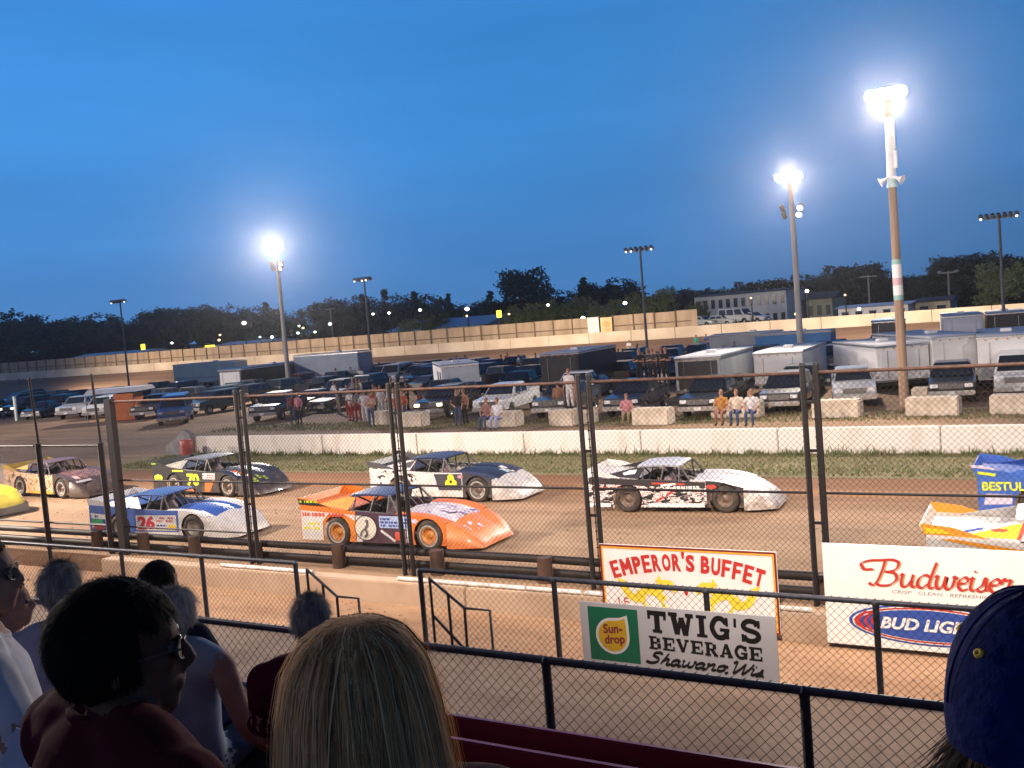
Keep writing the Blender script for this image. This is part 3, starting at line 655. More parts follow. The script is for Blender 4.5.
# ------------------------------------------------------------------ race cars
M_tyre = mat('muddy_tyre', (.075, .058, .045), (.022, .019, .017), 6, .9, bump=.2)
M_cage = mat('roll_cage', (.10, .09, .09), (.05, .05, .05), 6, .5)
M_int = mat('dark_interior', (.018, .016, .016), (.01, .01, .01), 4, .8)
def paint(name, c, dirt_=.5):      # racing paint with mud thrown over the lower body
    if name in _m: return _m[name]
    m = mat(name, c, tuple(v*.86 for v in c), 4, .42, coat=.15, lo=.4, hi=.7, bump=.12)
    n = m.node_tree.nodes; L = m.node_tree.links; b = n['Principled BSDF']; src = b.inputs['Base Color'].links[0].from_socket
    t = n.new('ShaderNodeTexCoord'); sp = n.new('ShaderNodeSeparateXYZ'); L.new(t.outputs['Object'], sp.inputs[0])
    z = n.new('ShaderNodeTexNoise'); z.inputs['Scale'].default_value = 5.5; z.inputs['Detail'].default_value = 8; L.new(t.outputs['Object'], z.inputs[0])
    a = n.new('ShaderNodeMath'); a.operation = 'MULTIPLY_ADD'; L.new(sp.outputs[2], a.inputs[0]); a.inputs[1].default_value = -.55; L.new(z.outputs[0], a.inputs[2])
    r = n.new('ShaderNodeMapRange'); r.inputs[1].default_value = .22; r.inputs[2].default_value = .52; r.inputs[4].default_value = dirt_; L.new(a.outputs[0], r.inputs[0])
    mx = n.new('ShaderNodeMix'); mx.data_type = 'RGBA'; L.new(r.outputs[0], mx.inputs[0]); L.new(src, mx.inputs[6]); mx.inputs[7].default_value = (.20, .135, .09, 1)
    L.new(mx.outputs[2], b.inputs['Base Color']); return m
def splash(name, cols, scale=5, stretch=(1, 1, 2.2), seed=0.0, cuts=(.40, .52, .62)):   # hard-edged torn-paint graphics
    m = bpy.data.materials.new(name); m.use_nodes = True; n = m.node_tree.nodes; L = m.node_tree.links; b = n['Principled BSDF']; b.inputs['Roughness'].default_value = .4
    t = n.new('ShaderNodeTexCoord'); mp_ = n.new('ShaderNodeMapping'); mp_.inputs['Scale'].default_value = stretch; mp_.inputs['Location'].default_value = (seed, 0, 0); mp_.inputs['Rotation'].default_value = (0, .5, 0)
    z = n.new('ShaderNodeTexNoise'); z.inputs['Scale'].default_value = scale; z.inputs['Detail'].default_value = 5; z.inputs['Distortion'].default_value = 1.2
    L.new(t.outputs['Object'], mp_.inputs[0]); L.new(mp_.outputs[0], z.inputs[0])
    r = n.new('ShaderNodeValToRGB'); r.color_ramp.interpolation = 'CONSTANT'; e = r.color_ramp.elements
    e[0].position = 0; e[0].color = (*cols[0], 1); e[1].position = cuts[0]; e[1].color = (*cols[1], 1)
    for p, c in zip(cuts[1:], cols[2:]): k = e.new(p); k.color = (*c, 1)
    L.new(z.outputs[0], r.inputs[0]); L.new(r.outputs[0], b.inputs['Base Color']); return m
TOP = [(-2.40, 1.00), (-1.7, .96), (-1.0, .90), (-.3, .86), (.4, .85), (.9, .85), (1.2, .825), (1.5, .765), (1.82, .665), (2.06, .555), (2.30, .415), (2.48, .285), (2.58, .19), (2.62, .12)]
def ztop(x):
    for (a, za), (b, zb) in zip(TOP, TOP[1:]):
        if a <= x <= b: return za+(zb-za)*(x-a)/(b-a)
    return TOP[0][1] if x < TOP[0][0] else TOP[-1][1]
def hw(x): return .98 if x < 1.6 else .98-.25*((x-1.6)/.96)**2.2
def side_y(x, z): return -(hw(x) - .05*max(0, z-.15))
RX, FX, RW = -1.30, 1.34, .365
def race_car(loc, rz, lab, c):
    e = empty('race_car', (loc[0], loc[1], 0), rz); e.scale = (c.get('sc', 1),)*3; tag(e, lab, 'race car', 'late model dirt race cars')
    P = lambda k: paint('paint_%02d%02d%02d' % tuple(int(99*v) for v in c[k]), c[k], c.get('mud', .5)) if not isinstance(c[k], bpy.types.Material) else c[k]
    def arch(cx, r, z0, n=12):      # from right to left over the wheel
        a0 = math.asin(max(-1, min(1, (z0-RW)/r)))
        return [(cx+r*math.cos(a0+(math.pi-2*a0)*k/n), RW+r*math.sin(a0+(math.pi-2*a0)*k/n)) for k in range(n+1)]
    def outline(x0, x1, zb=.16):
        top = [(x0, ztop(x0))] + [p for p in TOP if x0 < p[0] < x1] + [(x1, ztop(x1))]
        bot = []
        for cx, r in ((FX, .405), (RX, .42)):
            if x0 < cx < x1: bot += arch(cx, r, zb)
        return top + [(x1, zb)] + bot + [(x0, zb)]
    for s_ in (1, -1):
        th = lambda v: Vector((v.x, s_*(side_y(v.x, v.z)+v.y), v.z))
        for nm, x0, x1, key in (('quarter_panel', -2.40, -.72, 'quarter'), ('door_panel', -.716, .86, 'side'), ('front_fender', .864, 1.82, 'fender')):
            mb = MB(); mb.prism(outline(x0, x1), 0, .02, th); mb.build(nm, P(key), e)
        mb = MB(); mb.prism([(-1.45, ztop(-1.45)+.005), (-2.44, ztop(-2.4)+.005), (-2.50, ztop(-2.4)+.19), (-2.0, ztop(-2.0)+.15)], 0, .012, lambda v: Vector((v.x, s_*(-.92+v.y), v.z))); mb.build('spoiler_board', P('spoiler'), e)
        mb = MB(); mb.prism([(-.85, 1.215), (-1.02, 1.20), (-2.05, ztop(-2.05)+.01), (c.get('sail_front', -.98), ztop(c.get('sail_front', -.98))+.01)] if not c.get('open_sail') else [(-.85, 1.215), (-1.02, 1.20), (-2.05, ztop(-2.05)+.01), (-1.5, ztop(-1.5)+.01)], 0, .012,
                 lambda v: Vector((v.x, s_*(-.62-.24*(1.215-v.z)/.3+v.y), v.z))); mb.build('sail_panel', P('sail'), e)
    # top of the body: lateral stations give the fender ridges and the sunken hood
    def grid(xs, ys, zf, key, nm):
        mb = MB(); vs = []; fs = []; m = len(ys)
        for x in xs:
            for y in ys: vs.append((x, y*hw(x)*.955, zf(x, y)))
        for i in range(len(xs)-1):
            for j in range(m-1): fs.append((i*m+j, i*m+j+1, (i+1)*m+j+1, (i+1)*m+j))
        mb.add(vs, fs, key != 'deck'); return mb.build(nm, P(key), e)
    zf = lambda x, y: ztop(x)+.002 - .07*math.exp(-((abs(y)-.52)/.13)**2)*(1 if .3 < x < 2.3 else .2) + .02*(1-abs(y))
    ys = [-1, -.9, -.78, -.65, -.55, -.4, 0, .4, .55, .65, .78, .9, 1]
    grid([.42, .7, 1.0, 1.3, 1.6, 1.815], [y for y in ys if abs(y) < .7], zf, 'hood', 'hood')
    for sg in (1, -1): grid([.42, .7, 1.0, 1.3, 1.6, 1.815], [y for y in ys if .64 < y*sg], zf, 'fendertop', 'fender_top')
    o = grid([1.818, 1.94, 2.06, 2.18, 2.30, 2.40, 2.50, 2.58, 2.62], ys, lambda x, y: zf(x, y)-.02*abs(y)**6, 'nose', 'nose')
    me = o.data; bm = bmesh.new(); bm.from_mesh(me)      # skirt of the nose down to the ground clearance
    bd = [ed for ed in bm.edges if ed.is_boundary and not all(abs(v.co.x-1.818) < .001 for v in ed.verts)]
    r_ = bmesh.ops.extrude_edge_only(bm, edges=bd)
    for v in r_['geom']:
        if isinstance(v, bmesh.types.BMVert): v.co.z = .085; v.co.x += .02*(v.co.x > 2.5); v.co.y *= 1.04
    bm.to_mesh(me); bm.free()
    grid([-2.40, -2.0, -1.6, -1.25, -1.0], [-1, -.5, 0, .5, 1], lambda x, y: ztop(x)+.002, 'deck', 'rear_deck')
    if c.get('valance'):
        xs_ = [1.84, 2.0, 2.2, 2.4, 2.52]; lo_ = [(x+.12*(x > 2.3), -hw(x)*1.02) for x in xs_] + [(2.68, 0)] + [(x+.12*(x > 2.3), hw(x)*1.02) for x in reversed(xs_)]
        n = len(lo_); mb = MB(); mb.add([(x, y, .07) for x, y in lo_] + [(x-.02, y, .34 if abs(y) > .1 else .30) for x, y in lo_], [(i, i+1, n+i+1, n+i) for i in range(n-1)], True); mb.build('nose_valance', flat('valance_grey', c['valance']), e)
    mb = MB(); mb.prism([(-2.43, ztop(-2.4)), (-2.41, ztop(-2.4)), (-2.49, ztop(-2.4)+.15), (-2.51, ztop(-2.4)+.15)], -.91, .91); mb.build('spoiler', P('blade' if 'blade' in c else 'spoiler'), e)
    mb = MB(); mb.box((-2.40, 0, .68), (.02, 1.82, .60)); mb.build('tail_panel', P('quarter'), e)
    # roof with a bowed skin
    mb = MB(); xs = [.12, 0, -.3, -.6, -.9, -1.06]; zs = [1.205, 1.235, 1.255, 1.255, 1.24, 1.225]; yy = [-.66, -.62, -.3, 0, .3, .62, .66]; vs = []
    for x, z in zip(xs, zs):
        for y in yy: vs.append((x, y, z+.02*(1-(y/.66)**2)-(.02 if abs(y) > .65 else 0)))
    n = len(yy); fs = [(i*n+j, i*n+j+1, (i+1)*n+j+1, (i+1)*n+j) for i in range(5) for j in range(n-1)]
    mb.add(vs, fs); mb.add([(a, b, z-.03) for a, b, z in vs], fs); mb.build('roof', P('roof'), e)
    mb = MB()
    for s_ in (1, -1):
        for a, b in (((.50, .80), (.10, .62)), ((-.42, .83), (-.32, .63)), ((-.9, .83), (-.9, .62)), ((.1, .82), (.1, .62))):
            mb.cyl((a[0], s_*a[1], ztop(a[0])-.15), (b[0], s_*b[1], 1.215), .024, n=6)
        mb.cyl((.5, s_*.80, .80), (-.95, s_*.83, .88), .022, n=6); mb.cyl((-.42, s_*.85, .5), (.5, s_*.85, .6), .022, n=6)
    for y in (-.25, 0, .25): mb.cyl((.5, y, .80), (.12, y, 1.20), .010, n=5)
    mb.cyl((-.9, -.6, .6), (-.9, .6, 1.2), .022, n=6); mb.cyl((-.9, .6, .6), (-.9, -.6, 1.2), .022, n=6)
    mb.build('roll_cage', M_cage, e)
    mb = MB(); mb.box((-.28, 0, .30), (1.4, 1.7, .06)); mb.box((.44, 0, .55), (.03, 1.7, .5)); mb.box((-1.0, 0, .6), (.03, 1.7, .56)); mb.build('cockpit_tub', M_int, e)
    mb = MB(); mb.box((-.62, .25, .62), (.12, .5, .7)); mb.box((-.4, .25, .42), (.45, .5, .14)); bevel(mb.build('seat', mat('seat_black', (.03, .03, .035)), e), .04)
    mb = MB(); mb.ell((-.45, .25, 1.02), (.135, .12, .14), 14, 9); mb.tube([(-.5, .25, .5), (-.48, .25, .75), (-.46, .25, .95)], [.2, .21, .08], 10); mb.build('driver', mat('driver_suit', (.30, .30, .33), (.18, .05, .05), 6), e)
    for cx, yw, w_ in ((RX, .80, .33), (FX, .82, .27)):
        for s_ in (1, -1):
            Mx = Matrix.Rotation(s_*math.pi/2, 3, 'X'); Mx = Matrix.Rotation(c.get('steer', 0) if cx > 0 else 0, 3, 'Z') @ Mx
            wl = empty('wheel', (cx, s_*-yw if True else 0, RW)); wl.parent = e
            mb = MB(); h_ = w_/2; mb.lathe([(.19, h_*.9), (.215, h_*1.02), (.29, h_*1.06), (.335, h_*.92), (RW, h_*.6), (RW+.002, 0), (RW, -h_*.6), (.335, -h_*.92), (.2, -h_)], 28, Mx); mb.build('tyre', M_tyre, wl)
            mb = MB(); mb.lathe([(.195, h_*.92), (.205, h_*.98), (.19, h_*.98), (.185, h_*.5), (.07, h_*.32), (.065, h_*.55), (0, h_*.55)], 24, Mx); mb.build('rim', P('rim'), wl)
            if c.get('ring'):
                mb = MB(); mb.lathe([(.215, h_*1.045), (.25, h_*1.075), (.253, h_*1.07)], 28, Mx); mb.build('tyre_ring', flat('tyre_ring', (.40, .38, .35)), wl)
    # decals on the visible right-hand side and on the hood; each colour one thin vinyl sheet
    fs_ = lambda u, v, l: Vector((u, side_y(u, v)-.004-.0012*l, v))
    ft_ = lambda u, v, l: Vector((u, v, zf(u, v/(hw(u)*.955))+.006+.0012*l))
    fsail = lambda u, v, l: Vector((u, -.62-.24*(1.215-v)/.3-.006-.0012*l, v))
    fsp = lambda u, v, l: Vector((u, -.92-.008-.001*l, v))
    for nm, m, fn in c['decals']:
        mb = MB(); fn(mb, fs_, ft_, fsail, fsp)
        if mb.f: mb.build(nm, m if isinstance(m, bpy.types.Material) else flat('vinyl_%02d%02d%02d' % tuple(int(99*v) for v in m), m), e)
    return e
def scrawl(mb, x, z, w, h, f, n, seed, lay=2):      # small sponsor marks too far off to be read: short bars of uneven length
    r = random.Random(seed)
    for k in range(n):
        xx = x
        while xx < x+w:
            l = r.uniform(.03, .10)
            if r.random() < .75: put_rect(mb, xx, z+h*(k+.15)/n, min(l, x+w-xx), h*.62/n, f, lay)
            xx += l+.025
WHT = (.70, .68, .66); NAV = (.022, .028, .055); ORG = (.80, .20, .035); GRN = (.55, .72, .03)
# 26: white and blue
def d1(mb, fs, ft, fl, fp):
    for x, z, w, h in ((-.70, .16, 1.55, .10), (-2.38, .18, .6, .10)): put_rect(mb, x, z, w, h, fs)
    put_rect(mb, -.66, .30, 1.45, .42, fs, 0); put_poly(mb, [(-2.3, .62), (-1.8, .60), (-1.75, .72), (-2.35, .78)], fs); put_poly(mb, [(-2.3, .34), (-1.9, .34), (-1.85, .48), (-2.35, .5)], fs)
    put_poly(mb, [(1.3, -.55), (1.75, -.62), (1.72, -.50), (1.32, -.44)], ft, 1); put_poly(mb, [(.6, .3), (1.1, .42), (1.1, .47), (.6, .38)], ft, 1)
    put_poly(mb, [(-1.05, 1.12), (-.92, 1.19), (-1.6, 1.02), (-1.75, 1.0)], fl)
race_car((-22.45, 19.05), R(7), 'white and blue race car with a red number 26 on its door', dict(sc=.96, sail_front=-.50, quarter=(.06, .13, .42), side=(.06, .13, .42), fender=WHT, fendertop=WHT, hood=(.035, .10, .40), nose=WHT, deck=(.06, .13, .42), roof=(.05, .12, .34), sail=(.70, .68, .62), spoiler=WHT, rim=(.25, .24, .23), open_sail=False, mud=.25,
  decals=[('decal', WHT, d1), ('number', (.55, .02, .05), lambda mb, fs, ft, fl, fp: put_text(mb, '26', -.60, .33, .62, .37, lambda u, v, l: fs(u, v, 2), bold=.05)),
   ('decal', (.60, .10, .15), lambda mb, fs, ft, fl, fp: scrawl(mb, .08, .52, .62, .17, fs, 2, 4)), ('decal', (.05, .10, .35), lambda mb, fs, ft, fl, fp: (scrawl(mb, .08, .32, .35, .16, fs, 2, 5), scrawl(mb, -2.3, .63, .5, .12, fs, 1, 6), [put_stroke(mb, [(-.98+.0*k, .93), (-1.30+.22*k, 1.10)], .025, fl, 2, smooth=False) for k in (-1, 0, 1, 2)])),
   ('decal', (.80, .55, .02), lambda mb, fs, ft, fl, fp: put_rect(mb, .50, .33, .25, .13, fs, 2)), ('decal', (.03, .35, .12), lambda mb, fs, ft, fl, fp: put_rect(mb, -2.32, .50, .42, .10, fs, 2)), ('decal', (.35, .05, .04), lambda mb, fs, ft, fl, fp: put_disc(mb, -2.05, .36, .22, .06, fs, 2))]))
# orange with the bird-like roundel
def d2(mb, fs, ft, fl, fp):
    put_poly(mb, [(-2.38, .17), (-1.72, .17), (-1.72, .62), (-1.55, .79), (-1.0, .79), (-.74, .66), (-.74, .80), (-2.38, .88)], fs, 0); put_poly(mb, [(-.70, .17), (-.55, .17), (-.2, .55), (-.5, .79), (-.70, .79)], fs, 1)
    put_stroke(mb, [(.02, .46), (.42, .22)], .06, fs, 4, smooth=False); put_rect(mb, .72, .20, .12, .40, fs, 1)
race_car((-15.1, 19.55), R(1.5), 'orange race car with orange wheels and a round white emblem on its dark door', dict(quarter=(.80, .24, .04), side=(.085, .04, .07), fender=ORG, fendertop=ORG, hood=splash('orange_hood', ((.20, .13, .28), (.55, .50, .55), (.70, .66, .68), (.35, .25, .40)), 5, (.5, 1, 1)), nose=(.80, .235, .06), deck=ORG, roof=(.06, .08, .17), sail=(.80, .28, .02), spoiler=(.80, .22, .02), rim=(.72, .28, .05), ring=1, mud=.2,
  decals=[('decal', WHT, d2), ('decal', (.02, .02, .025), lambda mb, fs, ft, fl, fp: put_poly(mb, [(-2.44, 1.02), (-1.55, .98), (-2.0, 1.09), (-2.47, 1.16)], fp, 0)), ('decal', GRN, lambda mb, fs, ft, fl, fp: (scrawl(mb, -2.42, 1.05, .56, .09, fp, 1, 9, 2),)),
   ('decal', (.75, .72, .02), lambda mb, fs, ft, fl, fp: (scrawl(mb, -2.32, .40, .52, .22, fs, 2, 12, 3),)), ('decal', (.72, .10, .05), lambda mb, fs, ft, fl, fp: (scrawl(mb, -2.34, .72, 1.3, .14, fs, 1, 3, 3), put_rect(mb, .42, .24, .22, .20, fs, 3))),
   ('roundel', (.015, .015, .02), lambda mb, fs, ft, fl, fp: put_disc(mb, -.42, .50, .335, .305, fs, 2)), ('roundel', (.72, .66, .58), lambda mb, fs, ft, fl, fp: put_disc(mb, -.42, .50, .31, .28, fs, 4)),
   ('roundel', (.12, .11, .11), lambda mb, fs, ft, fl, fp: (put_stroke(mb, [(-.40, .70), (-.36, .58), (-.42, .48), (-.38, .36), (-.46, .28)], .07, fs, 6), put_stroke(mb, [(-.42, .50), (-.54, .40), (-.58, .30)], .045, fs, 7), put_disc(mb, -.37, .66, .045, .045, fs, 8, 10))),
   ('decal', (.45, .55, .80), lambda mb, fs, ft, fl, fp: (put_rect(mb, -.02, .52, .82, .28, fs, 2),)), ('decal', (.04, .08, .35), lambda mb, fs, ft, fl, fp: scrawl(mb, .02, .54, .76, .23, fs, 3, 21, 5)),
   ('decal', (.60, .58, .72), lambda mb, fs, ft, fl, fp: (scrawl(mb, 2.02, -.55, .3, .5, ft, 3, 30, 1), put_disc(mb, .98, .70, .09, .05, fs, 2))), ('decal', (.03, .03, .04), lambda mb, fs, ft, fl, fp: put_stroke(mb, [(1.35, -.45), (1.62, -.1)], .06, ft, 3, smooth=False))]))
# white and black, nearest the inner wall
sp5 = splash('white_black_graphics', ((.02, .018, .022), (.78, .74, .72), (.45, .07, .05), (.74, .70, .68)), 5.5, (.8, 1, 2.6), 3.1, (.49, .565, .60))
race_car((-9.78, 24.35), R(6), 'white and black race car with red slashes on its flank and a white nose', dict(sc=.94, quarter=sp5, side=sp5, fender=(.035, .03, .035), fendertop=WHT, hood=(.60, .59, .60), nose=(.66, .63, .58), deck=WHT, roof=(.50, .51, .55), sail=(.03, .028, .035), spoiler=WHT, rim=(.10, .095, .09), mud=.8,
  decals=[('decal', (.80, .78, .77), lambda mb, fs, ft, fl, fp: (put_poly(mb, [(-1.10, 1.03), (-1.06, 1.13), (-1.25, 1.12), (-1.45, 1.05), (-1.4, 1.0)], fl, 1), put_rect(mb, -.70, .17, 1.5, .10, fs, 1), put_rect(mb, -2.38, .17, .6, .1, fs, 1))),
   ('decal', (.03, .026, .03), lambda mb, fs, ft, fl, fp: (put_poly(mb, [(-2.38, .80), (.84, .66), (.84, .82), (-2.38, .97)], fs, 0),)),
   ('lettering', (.82, .78, .76), lambda mb, fs, ft, fl, fp: (put_stroke(mb, [(-.35, .74), (.05, .78)], .06, fs, 4, smooth=False), put_stroke(mb, [(-.10, .78), (-.28, .46)], .07, fs, 5, smooth=False), scrawl(mb, .0, .60, .72, .16, fs, 1, 44, 4))),
   ('decal', (.48, .06, .04), lambda mb, fs, ft, fl, fp: (put_stroke(mb, [(-.6, .80), (.3, .77)], .05, fs, 2, smooth=False), put_stroke(mb, [(-.5, .32), (.1, .66)], .06, fs, 2, smooth=False), scrawl(mb, -2.3, .62, .9, .12, fs, 1, 8, 3), put_disc(mb, 1.0, .70, .14, .06, fs, 3)))]))
# black and white with the yellow trefoil
race_car((-17.25, 24.95), R(2), 'black and white race car with a yellow three-lobed emblem behind its front wheel', dict(quarter=splash('torn_white', ((.03, .028, .03), (.74, .70, .66), (.78, .74, .70), (.2, .15, .13)), 4, (1, 1, 1.6), 1.0, (.42, .5, .70)), side=(.74, .71, .68), fender=(.045, .045, .06), fendertop=(.05, .05, .075), hood=NAV, nose=(.64, .61, .58), deck=(.05, .045, .05), roof=(.045, .055, .10), sail=(.62, .58, .56), spoiler=(.09, .09, .10), rim=(.16, .15, .14), ring=1, mud=.5,
  decals=[('decal', (.05, .05, .07), lambda mb, fs, ft, fl, fp: (put_poly(mb, [(.05, .35), (.84, .35), (.84, .82), (-.1, .82)], fs, 0), put_poly(mb, [(-1.0, .98), (-.9, 1.18), (-1.25, 1.1), (-1.5, 1.0)], fl, 1))),
   ('emblem', (.78, .74, .03), lambda mb, fs, ft, fl, fp: [put_disc(mb, .48+.10*math.cos(R(a)), .60+.10*math.sin(R(a)), .115, .115, fs, 2+i, 16) for i, a in enumerate((90, 210, 330))]), ('emblem', (.03, .03, .03), lambda mb, fs, ft, fl, fp: put_disc(mb, .48, .60, .045, .045, fs, 6, 10)),
   ('decal', (.45, .25, .30), lambda mb, fs, ft, fl, fp: put_disc(mb, .80, .74, .10, .05, fs, 3)), ('decal', (.42, .55, .58), lambda mb, fs, ft, fl, fp: put_poly(mb, [(1.35, -.5), (1.75, -.5), (1.78, .25), (1.5, .3)], ft, 1)), ('decal', WHT, lambda mb, fs, ft, fl, fp: put_poly(mb, [(1.2, .55), (1.7, .45), (1.8, .55), (1.3, .64)], ft, 2))]))
# 70: black with yellow-green numbers
race_car((-26.8, 24.75), R(-2), 'black race car with yellow-green number 70 and orange patches', dict(quarter=(.022, .022, .024), side=(.03, .028, .03), fender=(.035, .033, .035), fendertop=(.03, .03, .03), hood=(.035, .04, .045), nose=(.045, .042, .042), deck=(.03, .03, .03), roof=(.14, .15, .16), sail=(.03, .028, .028), spoiler=(.02, .025, .02), rim=(.17, .13, .09), ring=1, mud=.4,
  decals=[('number', (.68, .80, .04), lambda mb, fs, ft, fl, fp: (put_text(mb, '70', -.62, .36, .62, .42, lambda u, v, l: fs(u, v, 2), bold=.05), put_disc(mb, -2.1, .62, .22, .10, fs, 2), put_rect(mb, -2.3, .48, .40, .10, fs, 2), put_rect(mb, -1.35, .83, .55, .06, fs, 2))),
   ('decal', (.70, .16, .03), lambda mb, fs, ft, fl, fp: (put_poly(mb, [(.25, .18), (.5, .18), (.75, .58), (.28, .50)], fs, 1), put_poly(mb, [(-.7, .2), (-.1, .17), (-.1, .22), (-.65, .28)], fs, 1), put_stroke(mb, [(-1.5, .98), (-1.1, 1.06)], .06, fl, 2, smooth=False), scrawl(mb, 1.1, -.55, .6, .2, ft, 1, 3, 1))),
   ('decal', (.70, .68, .70), lambda mb, fs, ft, fl, fp: (put_rect(mb, .18, .60, .60, .20, fs, 2), put_poly(mb, [(1.68, -.5), (1.8, -.5), (1.8, -.3), (1.72, -.3)], ft, 2))), ('decal', (.45, .10, .08), lambda mb, fs, ft, fl, fp: scrawl(mb, .2, .62, .55, .15, fs, 2, 2, 4)), ('decal', (.30, .42, .05), lambda mb, fs, ft, fl, fp: (scrawl(mb, 1.9, -.5, .35, .6, ft, 3, 17, 1), put_rect(mb, -2.45, 1.06, .25, .05, fp, 2)))]))
# brown-black car turning in at the left
sp6 = splash('pink_orange_graphics', ((.72, .42, .22), (.76, .58, .42), (.10, .05, .045), (.80, .42, .04)), 4, (1, 1, 1.5), 7.0, (.45, .55, .62))
race_car((-34.0, 23.75), R(-4), 'brown-nosed race car with pale pink and orange flank, left of the black car', dict(quarter=sp6, side=sp6, fender=(.08, .05, .045), fendertop=(.09, .06, .055), hood=splash('pink_hood', ((.07, .045, .04), (.25, .13, .11), (.08, .05, .05), (.07, .045, .04)), 4), nose=(.07, .048, .045), deck=(.15, .08, .06), roof=(.20, .13, .13), sail=(.06, .04, .04), spoiler=(.62, .40, .05), rim=(.30, .26, .24), ring=1, mud=.5,
  decals=[('decal', (.78, .45, .03), lambda mb, fs, ft, fl, fp: (put_rect(mb, -.7, .17, 1.5, .10, fs, 1), put_poly(mb, [(-1.0, 1.0), (-1.1, 1.16), (-1.9, 1.0)], fl, 1))), ('decal', (.42, .40, .44), lambda mb, fs, ft, fl, fp: put_rect(mb, 1.95, -.75, .12, .6, ft, 1)), ('decal', (.70, .45, .45), lambda mb, fs, ft, fl, fp: put_rect(mb, 1.5, -.6, .25, .2, ft, 1))]))
race_car((-40.8, 24.3), R(-3), 'orange and white race car tail-first at the left edge behind the brown one', dict(quarter=(.7, .33, .12), side=(.7, .6, .55), fender=(.65, .50, .45), fendertop=(.4, .3, .25), hood=(.5, .35, .2), nose=(.65, .5, .4), deck=(.3, .2, .1), roof=(.25, .15, .1), sail=(.5, .3, .1), spoiler=(.6, .35, .05), rim=(.2, .15, .1), mud=.5, decals=[]))
race_car((-34.25, 20.0), R(-2), 'bright yellow race car with a dark lower nose, cut by the left edge', dict(quarter=(.75, .60, .03), side=(.75, .60, .03), fender=(.78, .62, .03), fendertop=(.78, .64, .03), hood=(.78, .64, .03), nose=(.62, .50, .06), deck=(.7, .55, .03), roof=(.6, .45, .03), sail=(.7, .55, .03), spoiler=(.7, .55, .03), rim=(.1, .09, .08), mud=.6, valance=(.16, .15, .13),
  decals=[('decal', (.78, .70, .45), lambda mb, fs, ft, fl, fp: put_rect(mb, 1.0, .5, .7, .07, fs, 1)), ('decal', (.06, .05, .05), lambda mb, fs, ft, fl, fp: put_poly(mb, [(.88, .17), (.92, .17), (.92, .3), (.88, .3)], fs, 1))]))
# blue one at the right edge
race_car((-.42, 24.55), R(2), 'blue race car with yellow-green lettering at the right edge, further away', dict(quarter=(.05, .14, .52), side=(.05, .14, .50), fender=(.05, .14, .50), fendertop=(.05, .14, .50), hood=(.5, .5, .6), nose=(.6, .6, .65), deck=(.05, .14, .50), roof=(.5, .5, .55), sail=(.05, .14, .5), spoiler=(.05, .14, .52), rim=(.2, .2, .2), mud=.3,
  decals=[('lettering', (.75, .82, .03), lambda mb, fs, ft, fl, fp: (put_text(mb, 'BESTUL', -2.32, .68, .82, .19, lambda u, v, l: fs(u, v, 2), bold=.03), put_stroke(mb, [(-2.40, 1.06), (-2.05, 1.01)], .06, fp, 3, smooth=False))),
   ('decal', (.62, .58, .72), lambda mb, fs, ft, fl, fp: (put_poly(mb, [(-2.58, 1.22), (-2.3, 1.22), (-1.95, 1.10), (-2.5, 1.17)], fp, 1), put_poly(mb, [(-2.3, .38), (-1.75, .40), (-1.75, .6), (-2.25, .62)], fs, 1)))]))
# orange, yellow and white one behind the beer sign
race_car((-.60, 18.95), R(3), 'white, yellow and orange race car partly hidden behind the beer sign', dict(quarter=(.72, .69, .66), side=(.72, .69, .66), fender=(.80, .5, .05), fendertop=(.80, .76, .72), hood=(.8, .76, .72), nose=(.8, .4, .05), deck=(.72, .70, .68), roof=(.72, .70, .69), sail=(.72, .70, .68), blade=(.72, .66, .60), sail_front=-.75, spoiler=(.80, .34, .03), rim=(.2, .2, .2), mud=.15,
  decals=[('decal', (.82, .32, .02), lambda mb, fs, ft, fl, fp: (put_poly(mb, [(-2.2, .93), (-1.0, .70), (-.9, .78), (-2.0, .94)], fs, 1), put_poly(mb, [(-.6, .84), (.6, .60), (.8, .66), (-.4, .85)], fs, 1))), ('decal', (.60, .08, .05), lambda mb, fs, ft, fl, fp: (put_disc(mb, -1.30, 1.06, .13, .025, fl, 2), put_poly(mb, [(-.99, .92), (-.88, 1.18), (-.95, 1.18), (-1.05, .94)], fl, 3))),
   ('decal', (.05, .10, .45), lambda mb, fs, ft, fl, fp: put_stroke(mb, [(-2.0, 1.0), (-1.55, 1.085)], .03, fl, 2, smooth=False)), ('decal', (.84, .62, .02), lambda mb, fs, ft, fl, fp: (put_poly(mb, [(-2.40, 1.02), (-2.0, 1.02), (-2.2, 1.10), (-2.45, 1.12)], fp, 2), put_poly(mb, [(-1.85, .97), (-1.0, .94), (-.90, 1.16), (-1.05, 1.15)], fl, 1)))]))

